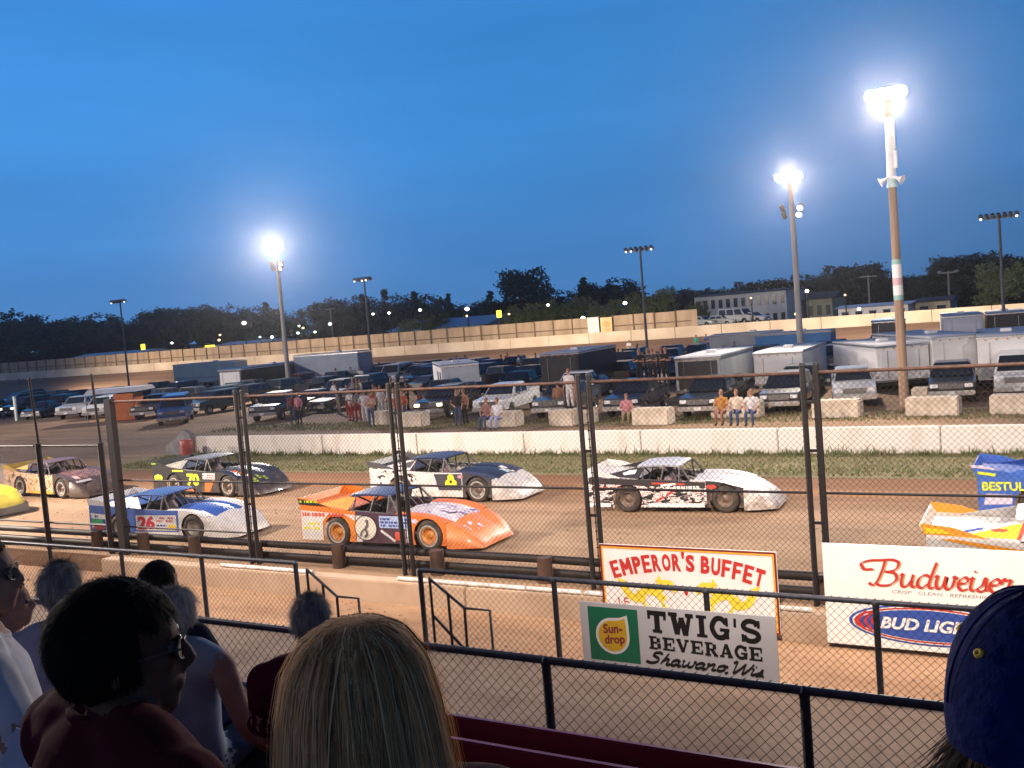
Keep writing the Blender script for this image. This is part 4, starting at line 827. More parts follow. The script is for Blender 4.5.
# ------------------------------------------------------------------ pit vehicles
M_glass = mat('dark_glass', (.02, .025, .03), (.015, .02, .025), 2, .08)
M_chrome = mat('chrome', (.75, .75, .76), (.5, .5, .52), 9, .22, .9)
M_hl = mat('headlight_glass', (.75, .76, .78), (.6, .6, .62), 9, .12, coat=.5)
M_grille = mat('grille_black', (.015, .015, .016), (.45, .45, .46), 22, .25, .7, stretch=(1, 1, 3))
M_hub = mat('alloy', (.38, .38, .39), (.2, .2, .2), 6, .3, .7)
M_lit = mat('lit_headlight', (1, .88, .62), (1, .88, .62), 1, .2, emit=3)
def car_paint(name, c): return mat(name, c, tuple(v*.8 for v in c), 3, .3, coat=.5)
KIND = {   # half-length, half-width, wheel radius, wheel positions, lower body profile (front at +x), cab profile, window zones
 'pickup': dict(L=2.75, w=.98, r=.39, wx=(1.75, -1.75), body=[(2.7, .50), (2.75, .80), (2.68, 1.06), (1.25, 1.18), (-2.70, 1.18), (-2.75, .55)], cab=[(1.30, 1.17), (.55, 1.78), (-.85, 1.80), (-1.05, 1.17)]),
 'suv': dict(L=2.45, w=.95, r=.37, wx=(1.5, -1.5), body=[(2.40, .45), (2.45, .75), (2.38, 1.0), (1.25, 1.12), (-2.40, 1.12), (-2.45, .5)], cab=[(1.25, 1.11), (.55, 1.72), (-2.1, 1.75), (-2.36, 1.11)]),
 'sedan': dict(L=2.4, w=.88, r=.32, wx=(1.45, -1.4), body=[(2.36, .35), (2.40, .62), (2.25, .80), (1.1, .93), (-1.7, .96), (-2.35, .90), (-2.40, .42)], cab=[(1.05, .92), (.35, 1.40), (-1.0, 1.40), (-1.75, .95)]),
 'van': dict(L=2.6, w=.98, r=.36, wx=(1.7, -1.6), body=[(2.55, .42), (2.6, .85), (2.45, 1.08), (1.75, 1.15), (-2.56, 1.15), (-2.6, .5)], cab=[(1.75, 1.14), (1.05, 1.98), (-2.45, 2.02), (-2.55, 1.14)]),
}
def vehicle(kind, paint_, loc, rz, name, lab=None, cat=None, group=None, cap=None, roof=None, lights=True, lit=False):
    k = KIND[kind]; e = empty(name, (loc[0], loc[1], 0), rz); e.scale = (.94, .94, .93)
    if lab: tag(e, lab, cat or name.split('_')[-1], group)
    w = k['w']; r = k['r']
    def with_arches(pr):
        zb = min(p[1] for p in pr); top = pr; bot = []
        for cx in sorted(k['wx']):
            a0 = math.asin(max(-1, min(1, (zb-r)/(r*1.18))))
            bot += [(cx - r*1.18*math.cos(a0+(math.pi-2*a0)*q/8), r + r*1.18*math.sin(a0+(math.pi-2*a0)*q/8)) for q in range(9)]
        zb_ = zb
        return top + [(p[0], p[1]) for p in bot]
    mb = MB(); mb.prism(with_arches(k['body']), -w, w, lambda v: Vector((v.x, v.y*(1-.04*max(0, v.z-.8)) * (1 if abs(v.x) < k['L']-.15 else .95), v.z))); mb.build('body', paint_, e)
    cabp = k['cab']; z0 = cabp[0][1]; z1 = max(p[1] for p in cabp); taper = lambda z: 1-.20*(z-z0)/(z1-z0)
    fcab = lambda v: Vector((v.x, v.y*taper(v.z), v.z))
    mb = MB(); mb.prism(cabp, -w*.95, w*.95, fcab); bevel(mb.build('cab', roof or paint_, e), .05)
    (a, za), (b, zb), (c_, zc), (d, zd) = cabp
    lerp = lambda p, q, t: (p[0]+(q[0]-p[0])*t, p[1]+(q[1]-p[1])*t)
    def pane(p, q, inset, name_):        # front or rear pane lying on the slope p-q
        n = Vector((q[1]-p[1], 0, -(q[0]-p[0]))).normalized(); n = n if (n.x > 0) == (p[0] > 0) else -n
        s0, s1 = lerp(p, q, .10), lerp(p, q, .90); vs = []
        for s_ in (s0, s1):
            for sy in (-1, 1): vs.append(Vector((s_[0], sy*w*.95*taper(s_[1])*inset, s_[1])) + n*.012)
        mb = MB(); mb.add(vs, [(0, 1, 3, 2)]); mb.build(name_, M_glass, e)
    pane((a, za), (b, zb), .90, 'windshield'); pane((d, zd), (c_, zc), .86, 'rear_window')
    for sy in (-1, 1):
        n_w = 2 if kind in ('pickup', 'sedan') else 3
        x_f0, x_r0 = a-.22, d+.16; x_f1, x_r1 = b-.05, c_+.06
        for q in range(n_w):
            t0, t1 = q/n_w+.02, (q+1)/n_w-.02
            zl, zh = z0+.08, z1-.10
            def pt(t, z):
                tt = (z-z0)/(z1-z0); xf = x_f0+(x_f1-x_f0)*tt; xr = x_r0+(x_r1-x_r0)*tt
                return Vector((xf+(xr-xf)*t, sy*(w*.95*taper(z)+.012), z))
            mb = MB(); mb.add([pt(t0, zl), pt(t1, zl), pt(t1, zh), pt(t0, zh)], [(0, 1, 2, 3)]); mb.build('window', M_glass, e)
    L_ = k['L']; zt = k['body'][2][1]
    for sy in (-1, 1):
        mb = MB(); mb.box((L_-.02, sy*w*.72, zt-.17), (.10, w*.34, .17)); bevel(mb.build('headlight', M_lit if lit else M_hl, e), .02)
        mb = MB(); mb.box((-L_+.02, sy*w*.80, zt-.15), (.08, w*.18, .25)); mb.build('tail_light', flat('lamp_red', (.25, .015, .015)), e)
        mb = MB(); mb.box((a-.35, sy*(w+.12), z0+.10), (.10, .16, .15)); bevel(mb.build('mirror', M_grille if kind != 'sedan' else paint_, e), .02)
    mb = MB(); mb.box((L_, 0, zt-.19), (.08, w*1.02, .24)); mb.build('grille', M_grille, e)
    mb = MB(); mb.box((L_+.04, 0, k['body'][0][1]+.06), (.14, w*1.98, .22)); bevel(mb.build('bumper', M_chrome, e), .04)
    mb = MB(); mb.box((L_+.12, 0, k['body'][0][1]+.06), (.01, .30, .14)); mb.build('license_plate', flat('plate', (.62, .62, .60)), e)
    for cx in k['wx']:
        for sy in (-1, 1):
            Mx = Matrix.Rotation(-sy*math.pi/2, 3, 'X'); wl = empty('wheel', (cx, sy*(w-.13), r)); wl.parent = e
            mb = MB(); mb.lathe([(r*.55, .11), (r*.9, .12), (r, .07), (r, -.1), (r*.6, -.12)], 16, Mx); mb.build('tyre', M_black, wl)
            mb = MB(); mb.lathe([(r*.58, .10), (r*.5, .06), (r*.15, .05), (0, .07)], 12, Mx); mb.build('rim', M_hub, wl)
    if kind == 'pickup' and not cap:
        mb = MB(); mb.box((-1.9, 0, 1.192), (1.60, 1.62, .02)); mb.build('bed_floor', flat('bed_dark', (.02, .02, .022)), e)
        mb = MB()
        for sy in (-1, 1): mb.box((-1.9, sy*.89, 1.25), (1.68, .12, .14))
        mb.box((-2.70, 0, 1.25), (.09, 1.9, .14)); mb.build('bed_rail', paint_, e)
    if cap:
        mb = MB(); mb.prism([(-1.08, 1.19), (-1.10, 1.80), (-2.60, 1.76), (-2.72, 1.19)], -w*.94, w*.94, fcab); bevel(mb.build('truck_cap', cap, e), .05)
        for sy in (-1, 1):
            mb = MB(); mb.box((-1.9, sy*(w*.94*.90+.02), 1.52), (1.1, .02, .30)); mb.build('cap_window', M_glass, e)
    return e
M_twht, M_tgry, M_tblu, M_tdk = (mat('trailer_white', (.72, .72, .71), (.58, .58, .57), .9, .5, stretch=(.5, .5, 1.5)), mat('trailer_grey', (.36, .38, .39), (.28, .30, .31), .9, .5), mat('trailer_blue', (.20, .27, .36), (.16, .22, .30), .9, .5), mat('trailer_dark', (.035, .033, .035), (.025, .024, .024), 1.2, .4))
M_teal = mat('trailer_pale_green', (.42, .54, .50), (.36, .47, .44), .8, .5)
def trailer(loc, rz, l, w, h, m, lab, roof=None, door=True, base=.55, front=None, name='box_trailer', trim=True, vent=True, window=0, stripe=None):
    e = empty(name, (loc[0], loc[1], 0), rz); tag(e, lab, 'trailer')
    mb = MB(); mb.box((0, 0, base+(h-base)/2), (l, w, h-base)); bevel(mb.build('box', m, e), .04)
    mb = MB(); mb.prism([(-l/2-.03, h), (l/2+.03, h), (l/2-.1, h+.07), (-l/2+.1, h+.07)], -w/2-.03, w/2+.03); mb.build('roof', roof or mat('roof_grey', (.45, .46, .46), (.36, .37, .37), 1.5, .6), e)
    if trim:
        for zz in (base+.03, h-.06):
            mb = MB(); mb.box((0, 0, zz), (l+.05, w+.05, .08)); mb.build('trim_rail', M_chrome, e)
    if door:
        mb = MB(); mb.box((l/2+.012, 0, base+(h-base)*.47), (.03, w*.86, (h-base)*.84)); d = mb.build('ramp_door', front or m, e)
        for sy in (-1, 1):
            mb = MB(); mb.cyl((l/2+.04, sy*w*.3, base+.2), (l/2+.04, sy*w*.3, h-.25), .02, n=5); mb.build('latch', M_chrome, d)
    for k in range(5):
        mb = MB(); mb.box((l/2+.035, -w*.36+w*.18*k, h-.14), (.03, .09, .045)); mb.build('marker_light', flat('amber_lens', (.55, .16, .02)), e)
    mb = MB(); mb.box((0, -w/2-.012, base+(h-base)*.26), (l*.98, .02, (h-base)*.10)); mb.build('side_stripe', stripe or M_tgry, e)
    mb = MB(); mb.box((l/2+.02, 0, base-.12), (.10, w, .10)); mb.build('rear_bumper', M_dark, e)
    for k in range(window):
        mb = MB(); mb.box((l/2-1.0-k*1.6, -w/2-.012, base+(h-base)*.62), (.6, .03, .55)); mb.build('window', M_glass, e)
    if vent:
        mb = MB(); mb.box((l*.1, 0, h+.14), (.5, .5, .16)); bevel(mb.build('roof_vent', M_twht, e), .03)
    for cx in (-l*.22, -l*.22+.9):
        for sy in (-1, 1):
            Mx = Matrix.Rotation(-sy*math.pi/2, 3, 'X'); mb = MB(); mb.lathe([(0, .06), (.2, .07), (.33, .12), (.36, .06), (.36, -.1), (.2, -.12)], 14, Mx); mb.build('wheel', M_black, e, (cx, sy*(w/2-.08), .36))
    mb = MB(); mb.box((0, 0, .48), (l*.95, w*.6, .12)); mb.build('chassis', M_dark, e)
    return e
PP = {'silver': (.42, .44, .45), 'white': (.70, .70, .68), 'black': (.010, .010, .011), 'navy': (.012, .017, .035), 'blue': (.03, .13, .36), 'grey': (.06, .06, .062), 'dgreen': (.03, .06, .045), 'red': (.20, .02, .02), 'orange': (.55, .14, .03), 'tan': (.28, .24, .18), 'cyan': (.25, .42, .46)}
CP = {k: car_paint('car_paint_'+k, v) for k, v in PP.items()}
DN = R(-90)
def V(kind, col, px, py, rz, lab, name=None, cat=None, **kw):
    p = atz(px, py); d = Vector((math.cos(rz), math.sin(rz), 0))
    return vehicle(kind, CP[col], p - d*KIND[kind]['L'], rz, name or {'pickup': 'pickup_truck', 'suv': 'suv', 'sedan': 'sedan', 'van': 'van'}[kind], lab, cat or {'pickup': 'pickup truck', 'suv': 'suv', 'sedan': 'car', 'van': 'van'}[kind], **kw)
V('pickup', 'silver', 66, 420, R(-62), 'silver pickup truck parked in front of the orange box at the left of the pit')
V('suv', 'white', 93, 420, R(-60), 'pale suv squeezed right of the silver pickup at the left of the pit')
V('sedan', 'black', 30, 420, R(-60), 'dark car behind the white marker post at the far left')
V('suv', 'black', 6, 418, R(-80), 'dark suv with a bright headlight at the left edge of the pit', lit=True)
V('suv', 'black', 48, 416, R(-62), 'black suv with lit glints left of the silver pickup', lights=True)
V('pickup', 'black', 142, 421, R(-65), 'black pickup truck directly left of the blue van')
V('van', 'blue', 172, 426, R(-48), 'blue van standing broadside left of the double fence post')
V('pickup', 'black', 262, 423, R(-70), 'black pickup truck facing the track below the long dark hauler')
V('pickup', 'black', 428, 421, R(-80), 'black pickup truck with lit headlights beside the white camper trailer', cap=CP['black'], lit=True)
V('pickup', 'white', 488, 420, R(-82), 'white pickup truck with people sitting before its grille')
V('pickup', 'grey', 548, 421, R(-84), 'dark grey pickup truck hitched below the dark hauler trailer')
V('pickup', 'navy', 621, 420, R(-84), 'dark pickup truck with people standing in its bed')
V('pickup', 'black', 698, 421, R(-86), 'dark pickup truck parked in front of the grey topped trailer', cap=CP['black'])
V('suv', 'navy', 779, 415, R(-84), 'shiny navy suv in front of the white trailer, right of the seated fans')
V('pickup', 'silver', 856, 410, R(-76), 'silver pickup truck right of the double fence post, alone on the grass')
V('pickup', 'black', 952, 406, R(-84), 'black pickup truck behind a concrete block right of the tall light pole')
V('van', 'white', 1018, 400, R(-86), 'white van cut off by the right edge of the photo')
V('pickup', 'white', 566, 405, R(-80), 'white pickup truck half hidden behind the double fence post')
V('suv', 'black', 832, 372, R(-85), 'black suv with bright lamp glints behind the silver pickup', lit=True)
V('pickup', 'orange', 505, 377, R(-80), 'small orange pickup truck in the middle of the pit lane')
V('van', 'silver', 386, 387, R(-75), 'silver van with a broad windshield right of the blue-grey trailer')
V('suv', 'grey', 409, 386, R(-75), 'grey suv between the silver van and the camper trailer')
V('pickup', 'red', 318, 392, R(-25), 'dark red pickup truck behind the crowd, below the blue-grey trailer')
V('sedan', 'black', 425, 375, R(-70), 'dark car behind the white camper trailer')
V('suv', 'black', 735, 372, R(-85), 'dark suv between the grey topped trailer and the white trailer')
V('pickup', 'black', 466, 380, R(-60), 'dark pickup truck behind the camper trailer roof')
# trailers, hauler and motorhomes
def T(px, py, rz, *a, back=0.0, **kw):
    p = atz(px, py)
    if abs(rz) < .3: back = -a[0]/2
    d = Vector((math.cos(rz), math.sin(rz), 0)); return trailer(p - d*(a[0]/2+back), rz, *a, **kw)
T(232, 398, R(-85), 15, 2.6, 2.5, M_tdk, 'very long dark hauler with a white nose left of the tall lit pole', roof=M_tblu, front=M_twht)
T(212, 386, R(8), 8.6, 2.5, 2.7, M_teal, 'long pale green trailer standing broadside below the far wall', door=False)
T(335, 386, R(8), 7.0, 2.5, 3.1, M_tblu, 'long blue-grey trailer standing broadside behind the crowd', door=False)
T(463, 402, R(-50), 6.5, 2.4, 2.4, M_twht, 'white camper trailer with two small windows and a roof hatch', window=2)
T(562, 398, R(-84), 7, 2.5, 2.7, M_tdk, 'dark hauler trailer with a flat front right of the white pickup')
T(700, 402, R(-86), 7, 2.4, 2.3, M_tgry, 'grey topped trailer with an open dark rear behind a dark pickup', front=M_tdk)
T(780, 395, R(-86), 7, 2.5, 2.2, M_twht, 'white trailer behind the navy suv')
T(905, 392, R(-60), 7, 2.5, 2.3, M_twht, 'white trailer directly behind the tallest light pole')
T(962, 388, R(-60), 8.5, 2.6, 2.5, M_twht, 'big white trailer with a side window right of the tallest light pole', window=1)
T(1010, 391, R(-84), 7, 2.5, 2.5, M_twht, 'white trailer with a closed ramp door at the right edge')
T(748, 362, R(8), 5.5, 2.4, 2.3, M_tgry, 'pale green-grey trailer in the second row behind the white trailer')
T(797, 362, R(5), 5.5, 2.4, 2.25, mat('trailer_bright_blue', (.04, .20, .45), (.03, .16, .38), 1, .5), 'bright blue trailer left of the second light pole', door=False)
T(965, 352, R(-80), 7.5, 2.6, 2.6, mat('motorhome_white', (.55, .60, .64), (.48, .52, .56), 1, .4), 'white motorhome with dark lettering band behind the big white trailer', name='motorhome', front=M_twht)
T(890, 352, R(-80), 7, 2.5, 2.4, M_tdk, 'dark trailer with a pale roof behind the tallest light pole', roof=M_tblu)
T(1008, 347, R(-82), 7, 2.6, 2.5, M_tdk, 'black trailer at the right edge below the far wall')
p = atz(128, 420); e = empty('canopy_stand', (p.x, p.y, 0), R(-62)); tag(e, 'orange-sided vending stand under a grey awning at the left of the pit', 'stand')
mb = MB(); mb.box((0, .2, 1.0), (1.7, 1.5, 1.9)); bevel(mb.build('orange_box', mat('orange_sheet', (.45, .12, .03), (.36, .09, .025), 2, .5), e), .03)
mb = MB(); mb.prism([(-2.6, 2.05), (1.0, 2.05), (.4, 2.35), (-2.0, 2.35)], -2.6, 1.2); mb.build('awning', mat('awning_grey', (.34, .36, .40), (.28, .30, .33), 2, .7), e)
for x, y in ((-2.5, -2.5), (.9, -2.5), (-2.5, 1.1)):
    mb = MB(); mb.cyl((x, y, 0), (x, y, 2.06), .03, n=6); mb.build('leg', M_chrome, e)
p = atz(17, 421); mb = MB(); mb.cyl((0, 0, 0), (0, 0, 1.95), .13, n=10); mb.cyl((0, 0, 1.95), (0, 0, 2.0), .15, n=10); o = mb.build('marker_post', mat('marker_white', (.75, .85, .75), (.6, .7, .6), 3, .5), None, p); tag(o, 'white marker post at the far left of the pit', 'post')

# far rows of parked cars before the back straight: copies of five prototypes
far_lab = {'sedan': ('dark sedan in the crowded rows of cars before the far wall', 'sedan', 'sedans parked before the far wall'), 'suv': ('dark suv in the crowded rows of cars before the far wall', 'suv', 'suvs parked before the far wall'), 'pickup': ('dark pickup truck in the crowded rows of cars before the far wall', 'pickup truck', 'pickup trucks parked before the far wall')}
protos = []
for kd, colr in (('sedan', 'navy'), ('suv', 'black'), ('pickup', 'grey'), ('sedan', 'grey'), ('suv', 'dgreen'), ('pickup', 'navy')):
    lb = far_lab[kd]; protos.append([vehicle(kd, CP[colr], (0, 0), 0, {'sedan': 'sedan', 'suv': 'suv', 'pickup': 'pickup_truck'}[kd], lb[0], lb[1], lb[2]), False])
r = random.Random(11)
spots = []
for Y_, xs in ((80, range(-84, -14, 3)), (74, range(-58, -10, 4)), (66, [-42, -38, -34, -22, -18, -12, -8]), (60, [-30, -11, -6])):
    for x in xs:
        if r.random() < .86: spots.append((x+r.uniform(-.5, .5), Y_+r.uniform(-.8, .8)))
spots += [(-88, 62), (-91, 60), (-80, 58), (-62, 60), (-58, 58), (-36, 52), (-33, 56), (-27, 54), (-14, 52), (-11.5, 57), (-76, 66), (-70, 72), (-98, 66)]
occ = [(o.matrix_basis.translation.x, o.matrix_basis.translation.y, 4.6 if o.get('category') == 'trailer' else 3.3) for o in COL.objects if o.parent is None and o.get('category') in ('trailer', 'pickup truck', 'suv', 'car', 'van', 'stand') and o.name not in [q[0].name for q in protos]]
for Y_, x0_, x1_ in ((52, -88, -20), (57, -92, -24), (62.5, -94, -10), (68, -96, -30)):
    x = x0_
    while x < x1_:
        xx, yy = x+r.uniform(-.6, .6), Y_+r.uniform(-.8, .8)
        if all(math.hypot(xx-a, (yy-b)*.9) > c for a, b, c in occ) and r.random() < .8: spots.append((xx, yy)); occ.append((xx, yy, 2.9))
        x += 3.1
for i, (x, y) in enumerate(spots):
    q = protos[i % 6] if i < 6 else r.choice(protos)
    o = q[0] if not q[1] else copy_tree(q[0]); q[1] = True
    o.location = (x, y, 0); o.rotation_euler = (0, 0, DN + r.choice((0, math.pi)) + r.uniform(-.15, .25))

# concrete blocks along the pit edge
M_blk = mat('block_concrete', (.62, .54, .44), (.42, .35, .27), 2.2, .9, bump=.3, detail=8)
for px, py, w_, lab in ((504, 427, 1.9, 'concrete block under the two seated people in white'), (565, 426, 1.3, 'concrete block under the person in white left of the double fence post'), (586, 424, 1.0, 'concrete block seen between the two fence posts'), (654, 425, 1.75, 'concrete block right of the person in pink'), (738, 418, 2.2, 'concrete block the three fans sit on'), (838, 418, 1.9, 'concrete block in front of the silver pickup'), (934, 416, 1.95, 'concrete block in front of the black pickup at the right'), (922, 405, .7, 'small concrete block behind the one before the black pickup'), (1019, 414, 1.9, 'concrete block cut by the right edge'), (414, 427, 1.6, 'rounded concrete block left of the person in blue jeans'), (384, 425, 1.2, 'concrete block behind the leftmost double fence post of the pit crowd')):
    p = atz(px, py); o = MB().box((0, 0, .38), (w_, .75, .76)).build('concrete_block', M_blk, None, p, R(rnd.uniform(-3, 3))); bevel(o, .06); tag(o, lab, 'concrete block', 'concrete blocks along the pit edge')

# ------------------------------------------------------------------ trees, buildings and street lamps beyond the far wall
M_bark = mat('bark', (.06, .045, .035), rough=.9)
LEAF = [mat('leaf_dark', (.028, .040, .022), (.014, .022, .012), 1.5, .9), mat('leaf_mid', (.045, .060, .028), (.025, .035, .018), 1.5, .9), mat('leaf_pale', (.13, .16, .06), (.08, .10, .04), 1.5, .9), mat('leaf_brown', (.06, .045, .03), (.035, .028, .02), 1.5, .9)]
def tree_proto(kind, seed, leaf):
    r = random.Random(seed); e = empty('pine_tree' if kind == 'cone' else 'leafy_tree')
    mb = MB(); mb.tube([(0, 0, 0), (.01, 0, .3), (-.01, .01, .6), (0, 0, .85 if kind == 'cone' else .7)], [.035, .028, .02, .008], 8)
    cl = []
    if kind == 'cone':
        for k in range(60):
            t = r.random()**.8; a = r.random()*6.283; rad = .27*(1-t)*(.5+.6*r.random()); cl.append((Vector((rad*math.cos(a), rad*math.sin(a), .12+.88*t)), .085*(1-.6*t)))
        for k in range(14):
            a = k*2.4; z = .2+.05*k; mb.cyl((0, 0, z), (.22*(1-z)*math.cos(a), .22*(1-z)*math.sin(a), z-.02), .008, .003, 5)
    else:
        lobes = [(Vector((r.uniform(-.26, .26), r.uniform(-.26, .26), r.uniform(.30, .84))), r.uniform(.13, .22)) for _ in range(12)]
        for c, R_ in lobes:
            mb.tube([(0, 0, .3), (c.x*.5, c.y*.5, .3+(c.z-.3)*.6), tuple(c)], [.016, .010, .004], 5)
            for _ in range(22):
                d = Vector((r.gauss(0, 1), r.gauss(0, 1), r.gauss(0, 1))).normalized()*R_*(r.random()**.4); cl.append((c+d, .055))
    mb.build('trunk', M_bark, e)
    mb = MB()
    for c, s in cl:
        for _ in range(26):
            d = Vector((r.gauss(0, 1), r.gauss(0, 1), r.gauss(0, .8)))*s*.62; p = c+d; a = Vector((r.gauss(0, 1), r.gauss(0, 1), r.gauss(0, 1))).normalized(); b = a.orthogonal().normalized(); q = .013+.012*r.random()
            mb.add([p-a*q, p+b*q*.7, p+a*q, p-b*q*.7], [(0, 1, 2, 3)])
    mb.build('crown', leaf, e); return e
TP = {k: [tree_proto(*a), False] for k, a in {'round': ('round', 1, LEAF[0]), 'round_b': ('round', 2, LEAF[1]), 'round_c': ('round', 5, LEAF[0]), 'cone': ('cone', 3, LEAF[0]), 'cone_b': ('cone', 8, LEAF[0]), 'pale': ('round', 4, LEAF[2]), 'brown': ('round', 6, LEAF[3])}.items()}
TL = {'round': 'dark leafy tree in the tree line beyond the far wall', 'round_b': 'dark leafy tree in the tree line beyond the far wall', 'round_c': 'dark leafy tree in the tree line beyond the far wall', 'cone': 'dark pointed pine in the tree line beyond the far wall', 'cone_b': 'dark pointed pine in the tree line beyond the far wall', 'pale': 'paler green bushy tree just behind the far board fence', 'brown': 'brownish tree in the tree line at the left'}
def tree(kind, px, pyt, Y, wide=1.0, lab=None, r=rnd):
    q = TP[kind]; o = q[0] if not q[1] else copy_tree(q[0]); q[1] = True
    t = aty(px, pyt, Y); h = max(3.0, t.z); o.location = (t.x, Y, -.3 if Y > 101 else 0); s = h/ (.98 if 'cone' in kind else .99)
    o.scale = (s*wide, s*wide, s); o.rotation_euler = (0, 0, r.random()*6.28)
    if lab: tag(o, lab, 'tree')
    else: tag(o, TL[kind], 'tree', {'cone': 'pines of the far tree line', 'cone_b': 'pines of the far tree line', 'pale': 'pale bushy trees behind the board fence'}.get(kind, 'brown trees of the tree line' if kind == 'brown' else 'leafy trees of the far tree line'))
    return o
tree('round', 526, 264, 165, .95, 'tallest tree on the skyline, broad dark crown left of the middle light pole')
for px, py in ((-8, 314), (18, 316), (44, 330), (66, 324), (84, 322), (104, 326), (150, 316), (172, 313), (196, 309), (218, 307), (240, 313), (262, 312), (286, 313), (330, 303), (352, 302), (398, 297), (430, 296), (456, 302), (480, 300), (500, 305), (554, 298), (604, 284), (622, 288), (672, 290), (690, 298), (706, 292), (722, 290), (740, 289), (758, 286), (776, 286), (790, 282), (812, 282), (832, 275), (848, 268), (866, 277), (884, 278), (902, 276), (918, 277), (936, 270), (954, 262), (968, 256), (984, 260), (1000, 266), (1018, 260), (1040, 262), (1070, 260)):
    tree(rnd.choice(('round', 'round_b', 'round_c')), px, py-6+rnd.uniform(-3, 3), 175+rnd.uniform(-8, 8), rnd.uniform(1.2, 1.7))
for px, py in ((126, 318), (138, 322), (110, 324)): tree('brown', px, py, 168, 1.2)
for px, py in ((265, 303), (300, 310), (316, 304), (362, 296), (384, 291), (414, 293), (448, 294), (490, 291), (583, 278), (596, 290), (540, 300), (640, 292), (506, 296)):
    tree(rnd.choice(('cone', 'cone_b')), px, py, 160+rnd.uniform(-6, 6), rnd.uniform(.8, 1.1))
for px, py, w_ in ((648, 290, 1.2), (697, 300, 1.0), (522, 303, 1.1), (564, 297, 1.3), (604, 299, 1.0), (1004, 260, 1.1), (434, 312, 1.1), (410, 318, 1.2)):
    tree('pale', px, py, 128, w_)
# scrub filling the foot of the tree line
mb = MB(); r = random.Random(3)
for k in range(9000):
    x = r.uniform(-330, 60); y = 186+r.uniform(-3, 6); z = .3+5.5*r.random()**1.2*(.7+.3*math.sin(x*.13)); a = Vector((r.gauss(0, 1), r.gauss(0, 1), r.gauss(0, 1))).normalized(); b = a.orthogonal().normalized(); q = .5+.5*r.random(); p = Vector((x, y, z))
    mb.add([p-a*q, p+b*q, p+a*q, p-b*q], [(0, 1, 2, 3)])
o = mb.build('undergrowth', LEAF[0]); tag(o, 'dark scrub filling the gaps below the far tree line', 'undergrowth', kind='stuff')
M_win = mat('dark_window', (.03, .04, .06), rough=.15); M_wall_w = mat('pale_siding', (.42, .45, .50), (.36, .40, .45), 1, .7); M_roofd = mat('dark_shingle', (.05, .05, .06), rough=.9); M_roofb = mat('blue_metal_roof', (.14, .21, .30), (.11, .17, .25), .5, .5)
M_warm = mat('warm_bulb', (1, .62, .20), (1, .62, .20), 1, emit=7); M_grn = mat('green_bulb', (.75, 1, .80), (.75, 1, .80), 1, emit=6); M_wht = mat('white_bulb', (1, .95, .85), (1, .95, .85), 1, emit=7); M_yel2 = mat('yellow_bulb', (1, .85, .05), (1, .85, .05), 1, emit=2.2)
def building(x0, x1, yb, ye, Y, depth, lab, wall, roof, nwin=0, floors=1, rise=1.2, cat='building', name='house'):
    a, b = aty(x0, ye, Y), aty(x1, ye, Y); L_ = b.x-a.x; hgt = max(2.2, (a.z+b.z)/2-.6)
    e = empty(name, ((a.x+b.x)/2, Y, .6)); tag(e, lab, cat)
    mb = MB(); mb.box((0, depth/2, hgt/2), (L_, depth, hgt)); mb.build('wall', wall, e)
    mb = MB(); mb.prism([(-.5, hgt), (depth+.5, hgt), (depth*.5, hgt+rise)], -L_/2-.4, L_/2+.4, lambda v: Vector((v.y, v.x, v.z))); mb.build('roof', roof, e)
    for fl in range(floors):
        for k in range(nwin):
            q = empty('window', (-L_/2+(k+.5)*L_/nwin, -.03, hgt*(fl+.52)/floors)); q.parent = e
            ww = min(1.3, L_/nwin*.5); hh = min(1.5, hgt/floors*.5)
            mb = MB(); mb.box((0, 0, 0), (ww, .08, hh)); mb.build('pane', M_win, q)
            mb = MB(); mb.box((0, -.01, hh/2+.05), (ww+.2, .1, .1)); mb.box((0, -.01, -hh/2-.05), (ww+.2, .1, .1)); mb.build('frame', M_wall_w, q)
    return e
building(694, 786, 315, 294, 145, 10, 'two-storey pale motel with rows of windows beyond the far wall', M_wall_w, M_roofd, 12, 2, .35, name='motel')
building(806, 832, 312, 299, 150, 8, 'small cream house with a dark roof left of the tallest light pole', mat('house_cream', (.30, .32, .22), rough=.7), M_roofd, 3, 1, 1.0)  # house walls in a dull greenish cream
building(838, 908, 306, 307, 128, 6, 'long white flat building behind the far wall, right of the small cream house', M_twht, M_twht, 5, 1, .3, name='shed')
building(915, 950, 303, 302, 132, 6, 'low cream building right of the tallest light pole', mat('cream_siding', (.42, .38, .28), rough=.7), M_roofd, 2, 1, .5, name='shed')
building(388, 485, 332, 328, 126, 14, 'low barn with a wide blue-grey roof behind the board fence', M_tblu, M_roofb, 0, 1, 1.3, name='barn')
building(576, 606, 322, 318, 130, 12, 'blue-grey metal barn between two pale trees behind the board fence', M_tblu, M_roofb, 0, 1, 1.6, name='barn')
building(606, 640, 322, 314, 140, 12, 'second blue-grey barn right of the pale tree behind the board fence', M_tblu, M_roofb, 0, 1, 1.4, name='barn')
building(215, 262, 345, 344, 120, 8, 'low long white roofed shed above the board fence at the left', M_wall_w, M_wall_w, 0, 1, .4, name='shed')
building(70, 140, 360, 356, 122, 8, 'low grey shed peeping over the board fence at the far left', M_tgry, M_tgry, 0, 1, .6, name='shed')
for px, py, lab in ((702, 322, 'pale car parked below the motel, left end'), (722, 321, 'pale car parked below the motel, second'), (738, 319, 'white van parked below the motel windows'), (752, 318, 'pale car parked below the motel, near its right end')):
    p = aty(px, py, 118); o = vehicle('van' if 'van' in lab else 'sedan', CP['silver'], (p.x, 118), R(-20), 'van' if 'van' in lab else 'sedan', lab, 'van' if 'van' in lab else 'sedan'); o.location.z = max(1.2, p.z-.6)
